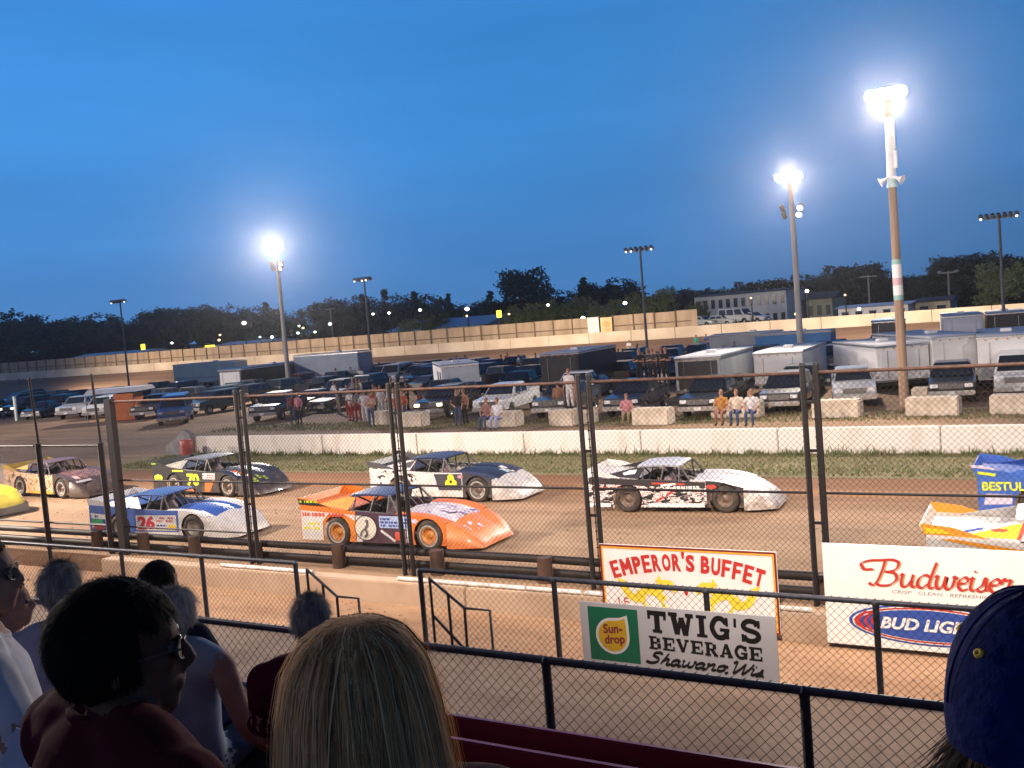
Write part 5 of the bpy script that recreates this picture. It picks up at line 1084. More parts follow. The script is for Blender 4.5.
def lamp(px, py, Y, bulb, rad, lab, group, zb=.6):
    t = aty(px, py, Y); e = empty('street_lamp', (t.x, Y, zb)); tag(e, lab, 'street lamp', group); h = t.z-zb
    mb = MB(); mb.cyl((0, .1, 0), (0, .1, h), .09, .06, 6); mb.build('post', M_dark, e)
    mb = MB(); rad *= .32+.34*((px*7919) % 97)/97+.1; mb.ell((0, 0, h), (rad, rad, rad*.8), 10, 6); mb.build('bulb', bulb, e)
    mb = MB(); mb.cyl((0, .1, h), (0, 0, h+rad*.8), .05, .09, 6); mb.build('hood', M_fix, e)
Yl = 112
for px, py in ((260, 337), (272, 337), (285, 337), (298, 333), (299, 326), (315, 332), (330, 324)): lamp(px, py, Yl, M_grn, .32, 'greenish street lamp in the row above the board fence at the left', 'greenish lamps above the board fence')
for px, py, s in ((244, 323, .42), (373, 314, .3), (389, 313, .3), (420, 310, .38), (467, 309, .5), (548, 305, .38), (583, 318, .42), (625, 303, .42), (172, 343, .25), (807, 291, .3), (859, 309, .45)): lamp(px, py, Yl, M_wht, s, 'white street lamp beyond the board fence and far wall', 'white lamps beyond the far wall')
for px, py in ((303, 328), (220, 335), (219, 340), (467, 316), (509, 314), (796, 314), (845, 295), (751, 298)): lamp(px, py, Yl+1, M_warm, .24, 'small orange street lamp beyond the far wall', 'orange lamps beyond the far wall')
for px, py, w_, h_, lab in ((143, 347, .95, .9, 'square yellow lit sign beyond the far fence at the left'), (210, 347, 2.1, .55, 'low yellow lit sign beyond the far fence'), (499, 314, .7, .9, 'small yellow lit sign beside the tallest tree')):
    p = aty(px, py, 110); e = empty('lit_sign', (p.x, 110, .6)); tag(e, lab, 'lit sign')
    mb = MB(); mb.cyl((0, .1, 0), (0, .1, p.z-.6), .07, n=6); mb.build('post', M_dark, e)
    mb = MB(); mb.box((0, 0, p.z-.6), (w_, .12, h_)); bevel(mb.build('panel', M_yel2, e), .05)
for px, py, lab in ((948, 271, 'unlit twin-headed pole before the trees at the right'), (868, 275, 'thin unlit utility pole before the trees right of the tall light pole'), (330, 308, 'thin utility pole beside the green lamps at the left')):
    t = aty(px, py, 140); e = empty('utility_pole', (t.x, 140, .6)); tag(e, lab, 'utility pole'); h = t.z-.6
    mb = MB(); mb.cyl((0, 0, 0), (0, 0, h), .15, .1, 8); mb.build('pole', mat('pale_pole', (.20, .18, .16)), e)
    mb = MB(); mb.box((0, 0, h-.2), (2.2, .1, .12)); mb.build('crossarm', M_fix, e)
    if px == 948:
        for s_ in (-1, 1): mb = MB(); mb.ell((s_*1.0, 0, h-.1), (.3, .2, .2), 8, 6); mb.build('lamp_head', M_fix, e)

# ------------------------------------------------------------------ people
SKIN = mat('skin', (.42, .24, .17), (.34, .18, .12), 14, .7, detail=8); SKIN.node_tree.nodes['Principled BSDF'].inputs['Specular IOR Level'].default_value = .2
def fabric(name, c):
    m = mat('cloth_'+name, c, tuple(v*.7 for v in c), 7, .9, bump=.25); m.node_tree.nodes['Principled BSDF'].inputs['Specular IOR Level'].default_value = .08; return m
def body_mesh(parts, voxel, smooth=4, name='person'):
    """parts: (label, kind, data); all closed shapes are fused into one skin and every face takes the label of the part it lies on"""
    mb = MB(); lab = []
    for l, fn in parts:
        n0 = len(mb.v); fn(mb); lab += [l]*(len(mb.v)-n0)
    me = bpy.data.meshes.new(name); me.from_pydata(mb.v, [], mb.f)
    bm = bmesh.new(); bm.from_mesh(me); bmesh.ops.remove_doubles(bm, verts=bm.verts, dist=1e-6); bmesh.ops.recalc_face_normals(bm, faces=bm.faces); bm.to_mesh(me); bm.free()
    ob = bpy.data.objects.new('tmp', me); COL.objects.link(ob)
    md = ob.modifiers.new('r', 'REMESH'); md.mode = 'VOXEL'; md.voxel_size = voxel
    if smooth: ms = ob.modifiers.new('s', 'SMOOTH'); ms.iterations = smooth; ms.factor = .5
    dg = bpy.context.evaluated_depsgraph_get(); o2 = bpy.data.meshes.new_from_object(ob.evaluated_get(dg)); bpy.data.objects.remove(ob)
    from mathutils.kdtree import KDTree
    kd = KDTree(len(mb.v))
    for i, v in enumerate(mb.v): kd.insert(v, i)
    kd.balance()
    mi = [lab[kd.find(p.center)[1]] for p in o2.polygons]
    o2.polygons.foreach_set('material_index', mi); o2.polygons.foreach_set('use_smooth', [True]*len(mi)); o2.name = name
    return o2
def lerpv(a, b, t): return Vector(a).lerp(Vector(b), t)
def limb(pts, rads, l, n=10):
    q = catmull([Vector(p) for p in pts], 8) if len(pts) > 2 else [lerpv(pts[0], pts[1], k/8) for k in range(9)]
    m = len(q); rr = []
    for i in range(m):
        t = i/(m-1)*(len(rads)-1); k = min(int(t), len(rads)-2); rr.append(rads[k]+(rads[k+1]-rads[k])*(t-k))
    def fn(mb):
        mb.tube(q, rr, n); mb.ell(q[0], (rr[0],)*3, 10, 8); mb.ell(q[-1], (rr[-1],)*3, 10, 8)
    return (l, fn)
def hand(wrist, d, side, l, s=1.0):      # palm, four bent fingers and a thumb leaving the side of the palm
    d = Vector(d).normalized(); sd = Vector(side).normalized(); nn = d.cross(sd).normalized(); w = Vector(wrist)
    Mx = Matrix((d, sd, nn)).transposed(); out_ = [(l, lambda mb: mb.ell(w+d*.055*s, (.058*s, .042*s, .018*s), 12, 8, Mx))]
    for k, (o, ln) in enumerate(((-.030, .062), (-.010, .074), (.011, .068), (.030, .052))):
        p0 = w+d*.095*s+sd*o*s; p1 = p0+(d*.9-nn*.35)*ln*.5*s; p2 = p1+(d*.4-nn*.9)*ln*.5*s
        out_.append(limb([p0-d*.03*s, p0, p1, p2], [.0095*s, .009*s, .0085*s, .007*s], l, 7))
    t0 = w+d*.03*s-sd*.035*s; out_.append(limb([t0, t0+(d*.5-sd*.8)*.035*s, t0+(d*.9-sd*.6-nn*.3)*.062*s], [.012*s, .0105*s, .008*s], l, 7))
    return out_
def head_parts(c, yaw, l, tilt=0.0, s=1.0):
    Rm = Matrix.Rotation(yaw, 3, 'Z') @ Matrix.Rotation(tilt, 3, 'Y'); c = Vector(c)
    P = lambda x, y, z: c + Rm @ Vector((x*s, y*s, z*s))
    E_ = lambda x, y, z, a, b, d: (l, lambda mb: mb.ell(P(x, y, z), (a*s, b*s, d*s), 22, 16, Rm))
    o = [E_(-.012, 0, .030, .098, .077, .092), E_(.030, 0, -.035, .062, .060, .075), E_(.060, 0, -.088, .028, .032, .024), E_(.068, 0, .034, .026, .052, .016)]
    o += [(l, lambda mb: mb.tube([P(.083, 0, .022), P(.102, 0, -.004), P(.108, 0, -.024), P(.098, 0, -.034)], [.009*s, .012*s, .016*s, .012*s], 8))]
    o += [E_(.088, 0, -.055, .012, .024, .006), E_(.086, 0, -.067, .012, .021, .007)]
    for sy in (-1, 1): o += [E_(-.012, sy*.074, -.008, .015, .010, .030), E_(.060, sy*.04, -.012, .026, .022, .02)]
    return o, P
def make_person(name, loc, facing, head_c, hyaw, shirt, lab, skin=SKIN, pants=None, sleeve='short', seat=True, arms=None, hairfn=None, voxel=.011, lean=.0, group=None, shoulder=.20, detail_=(), bulk=1.0, htilt=0.0, neck=.225):
    """local frame: origin at the hips, +x the way the body faces, +z up; head_c is the head centre in that frame"""
    e = empty(name, loc, facing); tag(e, lab, 'person', group)
    hx, hy, hz = head_c; sh = Vector((hx*.75-.02, hy*.7, hz-neck)); B = bulk
    parts = []
    def torso(mb):
        rings = [(Vector((-.02, 0, -.10)), .15, .19), (Vector((0, 0, .02)), .15, .19), (lerpv((0, 0, 0), sh, .35), .135, .17), (lerpv((0, 0, 0), sh, .7), .135, .185), (sh+Vector((0, 0, -.03)), .115, .19), (sh+Vector((-.01, 0, .04)), .085, .13), (sh+Vector((.0, 0, .085)), .06, .07)]
        fine = []
        for (c0, a0, b0), (c1, a1, b1) in zip(rings, rings[1:]):
            fine += [(c0.lerp(c1, t/6), a0+(a1-a0)*t/6, b0+(b1-b0)*t/6) for t in range(6)]
        rings = fine + [rings[-1]]
        n = 36; vs = []
        for c, a, b in rings:
            for k in range(n): t = 6.28319*k/n; vs.append(c+Vector((a*B*math.cos(t), b*B*math.sin(t), 0)))
        m = len(rings); mb.add(vs, [(i*n+k, i*n+(k+1) % n, (i+1)*n+(k+1) % n, (i+1)*n+k) for i in range(m-1) for k in range(n)]); mb.add(vs[:n], [tuple(range(n))]); mb.add(vs[-n:], [tuple(range(n))])
    parts.append((1, torso))
    parts.append(limb([sh+Vector((0, 0, .05)), Vector((hx-.02, hy, hz-.09))], [.062, .055], 0))
    hp, P = head_parts(head_c, hyaw, 0, htilt); parts += hp
    for sy, key in ((-1, 'r'), (1, 'l')):
        s0 = sh+Vector((0, sy*shoulder*B, -.01))
        el, wr = (arms or {}).get(key, ((.12, sy*.27, sh.z-.28), (.33, sy*.16, .06)))
        el, wr = Vector(el), Vector(wr)
        parts.append(limb([sh+Vector((-.005, sy*.03, .055)), sh+Vector((-.005, sy*.11*B, .035)), s0+Vector((0, -sy*.01, .005))], [.062, .066*B, .066*B], 1))
        if sleeve == 'none': s0 = s0+Vector((0, sy*.035, -.02))
        if sleeve == 'long': parts.append(limb([s0, el, wr], [.068*B, .052*B, .040], 1))
        elif sleeve == 'none': parts.append(limb([s0, el, wr], [.060*B, .046*B, .032], 0)); parts.append(limb([s0+Vector((-.0, -sy*.10, .03)), s0+Vector((0, -sy*.055, .012))], [.075*B, .072*B], 1))
        else: parts.append(limb([s0, s0.lerp(el, .72)], [.074*B, .066*B], 1)); parts.append(limb([s0.lerp(el, .5), el, wr], [.05*B, .044*B, .031], 0))
        parts += hand(wr, (wr-el), (0, -sy, 0) if abs((wr-el).normalized().y) < .8 else (1, 0, 0), 0)
    for sy in (-1, 1):
        if seat: parts.append(limb([(0, sy*.10, .0), (.43, sy*.12, .03), (.46, sy*.12, -.38)], [.095*B, .075*B, .052], 2)); parts.append(limb([(.46, sy*.12, -.42), (.58, sy*.13, -.44)], [.045, .038], 3))
        else: parts.append(limb([(0, sy*.09, .0), (.02, sy*.10, -.42), (-.02, sy*.11, -.82)], [.095*B, .068*B, .048], 2)); parts.append(limb([(-.03, sy*.11, -.86), (.12, sy*.12, -.88)], [.042, .034], 3))
    me = body_mesh(parts, voxel)
    for p in me.polygons:        # a clean neckline
        d = p.center; ax = sh.lerp(Vector((hx-.02, hy, hz-.09)), .5); rr = math.hypot(d.x-ax.x, d.y-ax.y); zc = sh.z+.055-.3*(d.x-sh.x)+(.03 if neck < .18 else 0)
        if rr < .17 and d.z > sh.z-.05:
            if d.z < zc and p.material_index == 0: p.material_index = 1
            elif d.z >= zc+.004 and rr < .085 and p.material_index == 1: p.material_index = 0
    for m in (skin, shirt, pants or fabric('denim', (.05, .07, .14)), M_black): me.materials.append(m)
    o = bpy.data.objects.new('body', me); COL.objects.link(o); o.parent = e
    mb = MB(); mb.tube([sh + Vector((.010*B+.072*math.cos(a), .086*math.sin(a), .052+.012*B-.022*math.cos(a))) for a in [6.2832*k/24 for k in range(25)]], [.009]*25, 8, False); mb.build('collar', shirt, e)
    if sleeve == 'short':
        for sy, key in ((-1, 'r'), (1, 'l')):
            s0 = sh+Vector((0, sy*shoulder*B, -.01)); el = Vector((arms or {}).get(key, ((.12, sy*.27, sh.z-.28), 0))[0]); c_ = s0.lerp(el, .80); q = (el-s0).to_track_quat('Z', 'Y').to_matrix()
            mb = MB(); mb.tube([c_ + q @ Vector((.064*B*math.cos(a), .064*B*math.sin(a), 0)) for a in [6.2832*k/20 for k in range(21)]], [.011]*21, 7, False); mb.build('cuff', shirt, e)
    for fn in ([hairfn] if hairfn else []) + list(detail_): fn(e, P, hyaw)
    return e
def eyes(e, P, hyaw):
    for sy in (-1, 1):
        mb = MB(); mb.ell(P(.079, sy*.031, .006), (.012, .012, .012), 10, 8); mb.build('eye', mat('eye_white', (.25, .22, .20), (.04, .03, .02), 30, .4), e)
def hair_short(c, seed=1, n=2600, ln=.035, cover=.0, grow=1.0, fuzz=.35, vmin=0.0):
    """scalp shell and short strands over the cranium; back is how far the hair line falls behind"""
    m = mat('hair_%02d%02d%02d' % tuple(int(99*v) for v in c), c, tuple(v*.45 for v in c), 45, .8, stretch=(1, 1, .25)); m.node_tree.nodes['Principled BSDF'].inputs['Specular IOR Level'].default_value = .12
    def fn(e, P, hyaw):
        r = random.Random(seed); mb = MB(); vs = []; ok = []; nu, nv = 40, 24
        def inside(u, v): # u: azimuth from the face, v: polar from the crown
            x, z = math.sin(v)*math.cos(u), math.cos(v); lim = 1.05 if x > .35 else (1.9 if x > -.2 else 2.25)
            return v < lim + cover + .08*math.sin(u*9+seed)
        def pos(u, v, k): return P((-.012+.098*k*math.sin(v)*math.cos(u)), .077*k*math.sin(v)*math.sin(u), .030+.092*k*math.cos(v)*(1 if v < 1.6 else 1.12))
        for j in range(nv+1):
            for i in range(nu):
                u, v = 6.2832*i/nu, 2.5*j/nv; k = 1.055*grow+.03*math.sin(u*5+v*7+seed)*math.sin(v*5) if inside(u, v) else .95; vs.append(pos(u, v, k))
        mb.add(vs, [(j*nu+i, j*nu+(i+1) % nu, (j+1)*nu+(i+1) % nu, (j+1)*nu+i) for j in range(nv) for i in range(nu)], True)
        for _ in range(n):
            u, v = r.random()*6.2832, 2.3*r.random()**.7
            if not inside(u, v) or v < vmin: continue
            a = pos(u, v, 1.03*grow); nrm = (a-P(-.012, 0, .03)).normalized(); fl = (P(0, 0, -1)-P(0, 0, 0)).normalized(); bk = P(-1, 0, 0)-P(0, 0, 0); d = (fl*(.3+.7*math.sin(v)) + bk*.35*math.cos(v) + Vector((r.gauss(0, .25), r.gauss(0, .25), r.gauss(0, .2)))); d = (d - nrm*d.dot(nrm)).normalized() + nrm*fuzz*r.random(); d.normalize()
            s = nrm.cross(d)
            if s.length < 1e-4: continue
            s = s.normalized()*.0013; b = a+d*ln*(.5+r.random()); mb.add([a-s, a+s, b], [(0, 1, 2)])
        mb.build('hair', m, e)
    return fn
def hair_long(seed=2, n=13000):
    cols = [mat('hair_blond_a', (.92, .50, .21), (.50, .25, .10), 9, .8, stretch=(1, 1, .08)), mat('hair_blond_b', (.52, .25, .105), (.27, .125, .055), 9, .8, stretch=(1, 1, .08)), mat('hair_blond_c', (.95, .72, .40), (.70, .45, .21), 9, .8, stretch=(1, 1, .08))]
    cols.append(mat('hair_root', (.10, .052, .028), (.06, .03, .016), 9, .9, stretch=(1, 1, .08)))
    for m in cols: m.node_tree.nodes['Principled BSDF'].inputs['Specular IOR Level'].default_value = .12
    def fn(e, P, hyaw):
        r = random.Random(seed); mb = MB(); nu = 48; vs = []; Ls = []
        prof = [(0.0, .128), (.04, .124), (.070, .108), (.092, .075), (.106, .02), (.116, -.06), (.126, -.15), (.143, -.26), (.160, -.38)]
        for k, z in prof:
            for i in range(nu):
                u = 6.2832*i/nu; f = 1.0 if math.cos(u) < .45 or z > .06 else .72
                w = 1+.035*math.sin(u*7+z*9)+.02*math.sin(u*17)
                vs.append(P(-.022+k*1.08*w*f*math.cos(u), k*.92*w*math.sin(u), z))
        mb.cur = 3; m = len(prof); mb.add(vs, [(j*nu+i, j*nu+(i+1) % nu, (j+1)*nu+(i+1) % nu, (j+1)*nu+i) for j in range(m-1) for i in range(nu) if not (math.cos(6.2832*(i+.5)/nu) > .5 and j >= 4)], True)
        for q in range(n):
            u = r.uniform(.95, 5.33) if r.random() < .9 else r.uniform(-.9, .9); mb.cur = (0 if r.random() < .55 else (1 if r.random() < .6 else 2)); st = r.random()**1.4; pts = []
            jx, jy = r.gauss(0, .006), r.gauss(0, .006)
            cl_ = math.sin(u*23)*.5+math.sin(u*41+1)*.5; wv = r.gauss(0, .10)+.06*cl_; lift = 1.0+.05*r.random()+.035*cl_+(r.random()*.14 if r.random() < .014 else 0); endk = r.uniform(.6, 1.0); ph = r.random()*6.28
            for i in range(11):
                t = st*.35+(endk-st*.35)*i/10; t = max(.02, t); f = t*(m-1); j = min(int(f), m-2); a = f-j
                k = (prof[j][0]*(1-a)+prof[j+1][0]*a)*lift; z = prof[j][1]*(1-a)+prof[j+1][1]*a + .003
                uu = u + wv*t*1.5 + .03*math.sin(ph+t*9)
                if math.cos(uu) > .5 and t > .5: uu = 1.05 if math.sin(uu) > 0 else -1.05
                pts.append(P(-.022+k*1.08*math.cos(uu)+jx*max(0, 1-t*4), k*.92*math.sin(uu)+jy*max(0, 1-t*4), z))
            wd = .0006+.0008*r.random(); L_ = []
            for i, p in enumerate(pts):
                tg = (pts[min(i+1, 10)]-pts[max(i-1, 0)]); rad = p-P(-.022, 0, p.z if False else 0); sd = tg.cross(rad)
                sd = sd.normalized()*wd*(1-.6*i/10) if sd.length > 1e-6 else Vector((wd, 0, 0)); L_ += [p-sd, p+sd]
            mb.add(L_, [(2*i, 2*i+1, 2*i+3, 2*i+2) for i in range(10)], True)
        mb.cur = 0; mb.build('hair', cols, e)
    return fn
def glasses(dark=False):
    def fn(e, P, hyaw):
        mb = MB()
        for sy in (-1, 1):
            ring = [P(.098-.012*abs(math.cos(a)), sy*(.034+.026*math.cos(a)), .006+.019*math.sin(a)) for a in [6.2832*k/14 for k in range(15)]]
            mb.tube(ring, .0022, 6); mb.tube([P(.092, sy*.060, .010), P(.05, sy*.078, .012), P(-.01, sy*.083, .004)], .0022, 6)
        mb.tube([P(.100, -.010, .010), P(.104, 0, .014), P(.100, .010, .010)], .0022, 6)
        g = mb.build('glasses', mat('glasses_frame', (.10, .09, .09), rough=.3), e)
        for sy in (-1, 1):
            mb = MB(); mb.add([P(.096-.010*abs(math.cos(a)), sy*(.034+.025*math.cos(a)), .006+.018*math.sin(a)) for a in [6.2832*k/14 for k in range(14)]], [tuple(range(14))])
            mb.build('lens', M_glass if dark else mat('clear_lens', (.05, .045, .045), (.04, .035, .035), 3, .35), g)
    return fn
RIGHT, AWAY = R(31), R(121)
def seated(px, py, D, facing, hyaw, hoff=(.03, 0, .72), **kw):      # the head centre is placed where the photo has it, the hips below it
    c = atd(px, py, D); q = Matrix.Rotation(facing, 3, 'Z') @ Vector(hoff)
    return make_person('person', c-q, facing, hoff, hyaw, **kw)
CL = fabric
seated(392, 706, 1.9, R(118), R(-5), lab='broad shouldered person in dark plum hidden behind the blonde woman', shirt=CL('dark_plum', (.055, .022, .035)), hairfn=hair_short((.03, .02, .015), 15, 900, .03), voxel=.013, bulk=1.3, arms={'r': ((.05, -.44, .20), (.30, -.36, .12)), 'l': ((.1, .3, .2), (.36, .2, .05))})
man = seated(122, 656, 1.74, R(75), R(-22), lab='dark haired man in glasses and a maroon shirt looking right, biggest head at the left', shirt=CL('maroon', (.075, .010, .018)), skin=mat('skin_shade', (.14, .065, .042), (.10, .048, .03), 14, .75), hairfn=hair_short((.008, .007, .007), 3, 12000, .024, cover=.22, grow=1.08, fuzz=.35), detail_=(eyes, glasses()), voxel=.0075, bulk=1.12, neck=.165)  # skin colour darkened to paint in the shade on his face
woman = seated(366, 712, 1.36, R(118), R(-6), lab='woman with long straight blonde hair seen from behind, in the lower middle', shirt=CL('plum', (.10, .025, .045)), hairfn=hair_long(), voxel=.009, arms={'r': ((.22, -.42, .30), (.42, -.62, .25)), 'l': ((.10, .26, .25), (.30, .34, .30))}, sleeve='short')
seated(62, 590, 4.3, R(112), R(8), lab='grey haired person in a lavender grey shirt, left of the dark haired man', shirt=CL('lavender', (.46, .42, .46)), hairfn=hair_short((.50, .44, .37), 5, 5000, .045, cover=.1, fuzz=.6), voxel=.014)
seated(-20, 577, 2.95, R(62), R(-16), lab='man in sunglasses and a white shirt cut by the left edge, in profile', shirt=CL('white', (.76, .72, .72)), hairfn=hair_short((.05, .035, .025), 6, 1800, .025), detail_=(eyes, glasses(True)), voxel=.010, bulk=1.15, arms={'r': ((.10, -.34, .20), (.36, -.24, .03)), 'l': ((.1, .3, .2), (.36, .2, .05))})
seated(8, 604, 4.6, R(70), R(-20), lab='person in a pale shirt half hidden behind the man in sunglasses', shirt=CL('pale_blue', (.55, .55, .60)), hairfn=hair_short((.06, .04, .03), 7, 900, .025), detail_=(eyes,), voxel=.014)
seated(178, 616, 4.8, R(100), R(2), lab='woman with white hair in a light blue sleeveless top, behind the dark haired man', shirt=CL('sky_blue', (.36, .42, .50)), sleeve='none', hairfn=hair_short((.85, .76, .64), 9, 6000, .05, cover=.25, grow=1.1, fuzz=.6), detail_=(eyes,), voxel=.012, arms={'r': ((.02, -.33, .22), (.28, -.26, .0)), 'l': ((.1, .26, .2), (.3, .2, .05))}, bulk=1.05, neck=.19)
seated(160, 586, 4.9, R(100), R(-5), lab='dark haired person in a navy shirt behind the woman in the light blue top', shirt=CL('navy', (.02, .025, .05)), hairfn=hair_short((.02, .015, .015), 10, 1500, .03, cover=.15), voxel=.014)
seated(312, 622, 4.4, R(120), R(0), lab='grey haired person in a maroon top left of the blonde woman', shirt=CL('wine', (.085, .012, .025)), hairfn=hair_short((.48, .41, .35), 11, 5000, .045, cover=.12, fuzz=.6), voxel=.014, bulk=1.1)
def cap_fn(e, P, hyaw):
    Mc = mat('cap_blue', (.010, .018, .10), (.007, .012, .07), 60, .9, bump=.25); Mc.node_tree.nodes['Principled BSDF'].inputs['Specular IOR Level'].default_value = .1
    mb = MB(); nu, nv = 36, 12; vs = []
    for j in range(nv+1):
        v = 1.72*j/nv
        for i in range(nu):
            u = 6.2832*i/nu; k = 1.13+.012*abs(math.sin(u*3)); lo = -.02 if math.cos(u) < -.3 else 0
            vs.append(P(-.012+.103*k*math.sin(v)*math.cos(u), .083*k*math.sin(v)*math.sin(u), .030+.108*k*math.cos(v)+(.02 if v > 1 else .02)+lo*(j/nv)))
    mb.add(vs, [(j*nu+i, j*nu+(i+1) % nu, (j+1)*nu+(i+1) % nu, (j+1)*nu+i) for j in range(nv) for i in range(nu)], True); c = mb.build('cap', Mc, e)
    mb = MB(); vs = []
    for i in range(13):
        a = -1.1+2.2*i/12; vs += [P(.10*math.cos(a), .090*math.sin(a), .045), P(.10*math.cos(a)+.085*math.cos(a*.8), .095*math.sin(a), .025)]
    mb.add(vs, [(2*i, 2*i+1, 2*i+3, 2*i+2) for i in range(12)], True); mb.build('visor', Mc, c)
    mb = MB()
    for q in range(6):
        u = 6.2832*q/6+.26; mb.tube([P(-.012+.103*1.146*math.sin(v)*math.cos(u), .083*1.146*math.sin(v)*math.sin(u), .050+.108*1.146*math.cos(v)) for v in [1.5*k/12 for k in range(13)]], .0016, 5)
    mb.build('seam', Mc, c)
    mb = MB(); p0 = P(-.012, 0, .176); mb.ell(p0, (.009, .009, .006), 10, 6); mb.build('button', Mc, c)
    for i, u in enumerate((2.75, 3.8, 4.8, 1.7)):
        v = .95; k = 1.15; q = P(-.012+.103*k*math.sin(v)*math.cos(u), .083*k*math.sin(v)*math.sin(u), .050+.108*k*math.cos(v)); nd = (q-P(-.012, 0, .05)).normalized()
        Mx = nd.to_track_quat('Z', 'Y').to_matrix(); mb = MB(); mb.lathe([(.0018, -.001), (.0022, .0012), (.0048, .0012), (.0058, -.0012)], 12, Matrix.Identity(3)); mb.v = [tuple(q+Mx @ Vector(w_)) for w_ in mb.v]; mb.build('eyelet', mat('eyelet_yellow', (.85, .55, .03), rough=.5), c)
hb = hair_short((.060, .036, .024), 12, 26000, .085, cover=.45, grow=1.05, fuzz=1.5, vmin=1.72)
seated(1044, 738, 1.14, R(112), R(-35), lab='person in a blue baseball cap seen from behind at the lower right', shirt=CL('black', (.015, .015, .02)), hairfn=hb, detail_=(cap_fn,), voxel=.009, bulk=1.0)
p = atd(16, 764, 2.2); mb = MB(); mb.box((0, 0, 0), (.06, .004, .15), M=Matrix.Rotation(.5, 3, 'Y')); o = mb.build('paper_sheet', mat('paper', (.55, .6, .7), rough=.8), None, p, R(31)); tag(o, 'white folded sheet of paper at the lower left corner, on the bench', 'paper')

# ------------------------------------------------------------------ people in the pit
def small_person(arms, seat):
    parts = []
    def torso(mb): mb.tube([(0, 0, -.08), (0, 0, .1), (0, 0, .35), (0, 0, .50), (0, 0, .56)], [.16, .16, .17, .17, .07], 12, flat=1.0)
    parts.append((1, lambda mb: mb.ell((0, 0, .22), (.125, .19, .38), 14, 10))); parts.append((1, lambda mb: mb.ell((0, 0, .46), (.10, .22, .12), 14, 8)))
    parts.append(limb([(0, 0, .5), (.01, 0, .66)], [.06, .055], 0, 8)); parts.append((0, lambda mb: mb.ell((.01, 0, .74), (.10, .08, .125), 14, 10))); parts.append((3, lambda mb: mb.ell((-.02, 0, .775), (.105, .088, .11), 14, 10))); parts.append((0, lambda mb: mb.ell((.105, 0, .73), (.02, .015, .025), 8, 6)))
    for sy, (el, wr) in zip((-1, 1), arms):
        s0 = Vector((0, sy*.20, .48)); el, wr = Vector(el), Vector(wr); parts.append(limb([s0, s0.lerp(el, .8)], [.07, .06], 1, 8)); parts.append(limb([s0.lerp(el, .6), el, wr], [.048, .045, .032], 0, 8)); parts.append((0, lambda mb, w=wr, d=(wr-el).normalized(): mb.ell(w+d*.07, (.05, .04, .05), 8, 6)))
    for sy in (-1, 1):
        if seat: parts.append(limb([(0, sy*.10, -.02), (.42, sy*.12, -.02), (.44, sy*.13, -.45)], [.095, .075, .05], 2, 8)); parts.append(limb([(.44, sy*.13, -.47), (.56, sy*.14, -.49)], [.05, .045], 4, 8))
        else: parts.append(limb([(0, sy*.09, -.03), (.02, sy*.11, -.45), (-.02, sy*.12, -.86)], [.10, .07, .05], 2, 8)); parts.append(limb([(-.03, sy*.12, -.90), (.11, sy*.13, -.91)], [.05, .045], 4, 8))
    return body_mesh(parts, .026, 3)
POSE = {'stand': small_person((((-.02, -.27, .20), (.08, -.26, -.04)), ((-.02, .27, .20), (.08, .26, -.04))), False),
        'cross': small_person((((.08, -.27, .22), (.22, -.02, .28)), ((.08, .27, .22), (.22, .04, .24))), False),
        'point': small_person((((-.02, -.27, .20), (.10, -.25, -.02)), ((.25, .32, .50), (.50, .36, .58))), False),
        'hip': small_person((((-.08, -.36, .20), (.03, -.18, .05)), ((-.02, .27, .20), (.1, .25, -.04))), False),
        'sit': small_person((((.08, -.28, .2), (.30, -.12, .03)), ((.08, .28, .2), (.30, .12, .03))), True)}
SHOE = M_black
def pit_person(pose, loc, facing, shirt, pants, hair, lab, group=None, sc=1.0):
    key = 'pit_%s' % pose; me = POSE[pose].copy(); me.name = 'person'
    for m in (SKIN, fabric('c%02d%02d%02d' % tuple(int(v*99) for v in shirt), shirt), fabric('c%02d%02d%02d' % tuple(int(v*99) for v in pants), pants), fabric('c%02d%02d%02d' % tuple(int(v*99) for v in hair), hair), SHOE): me.materials.append(m)
    o = bpy.data.objects.new('person', me); COL.objects.link(o); z = .50 if pose == 'sit' else .95
    o.location = (loc[0], loc[1], loc[2]+z*sc - (.0 if pose != 'sit' else .0)); o.rotation_euler = (0, 0, facing); o.scale = (sc, sc, sc); tag(o, lab, 'person', group); return o
WH, JN, RD, PK, BKc, TN, GYc, BL, DKH = (.60, .58, .58), (.06, .09, .18), (.35, .04, .04), (.62, .24, .30), (.025, .025, .03), (.30, .23, .16), (.22, .22, .24), (.08, .14, .34), (.04, .028, .02)
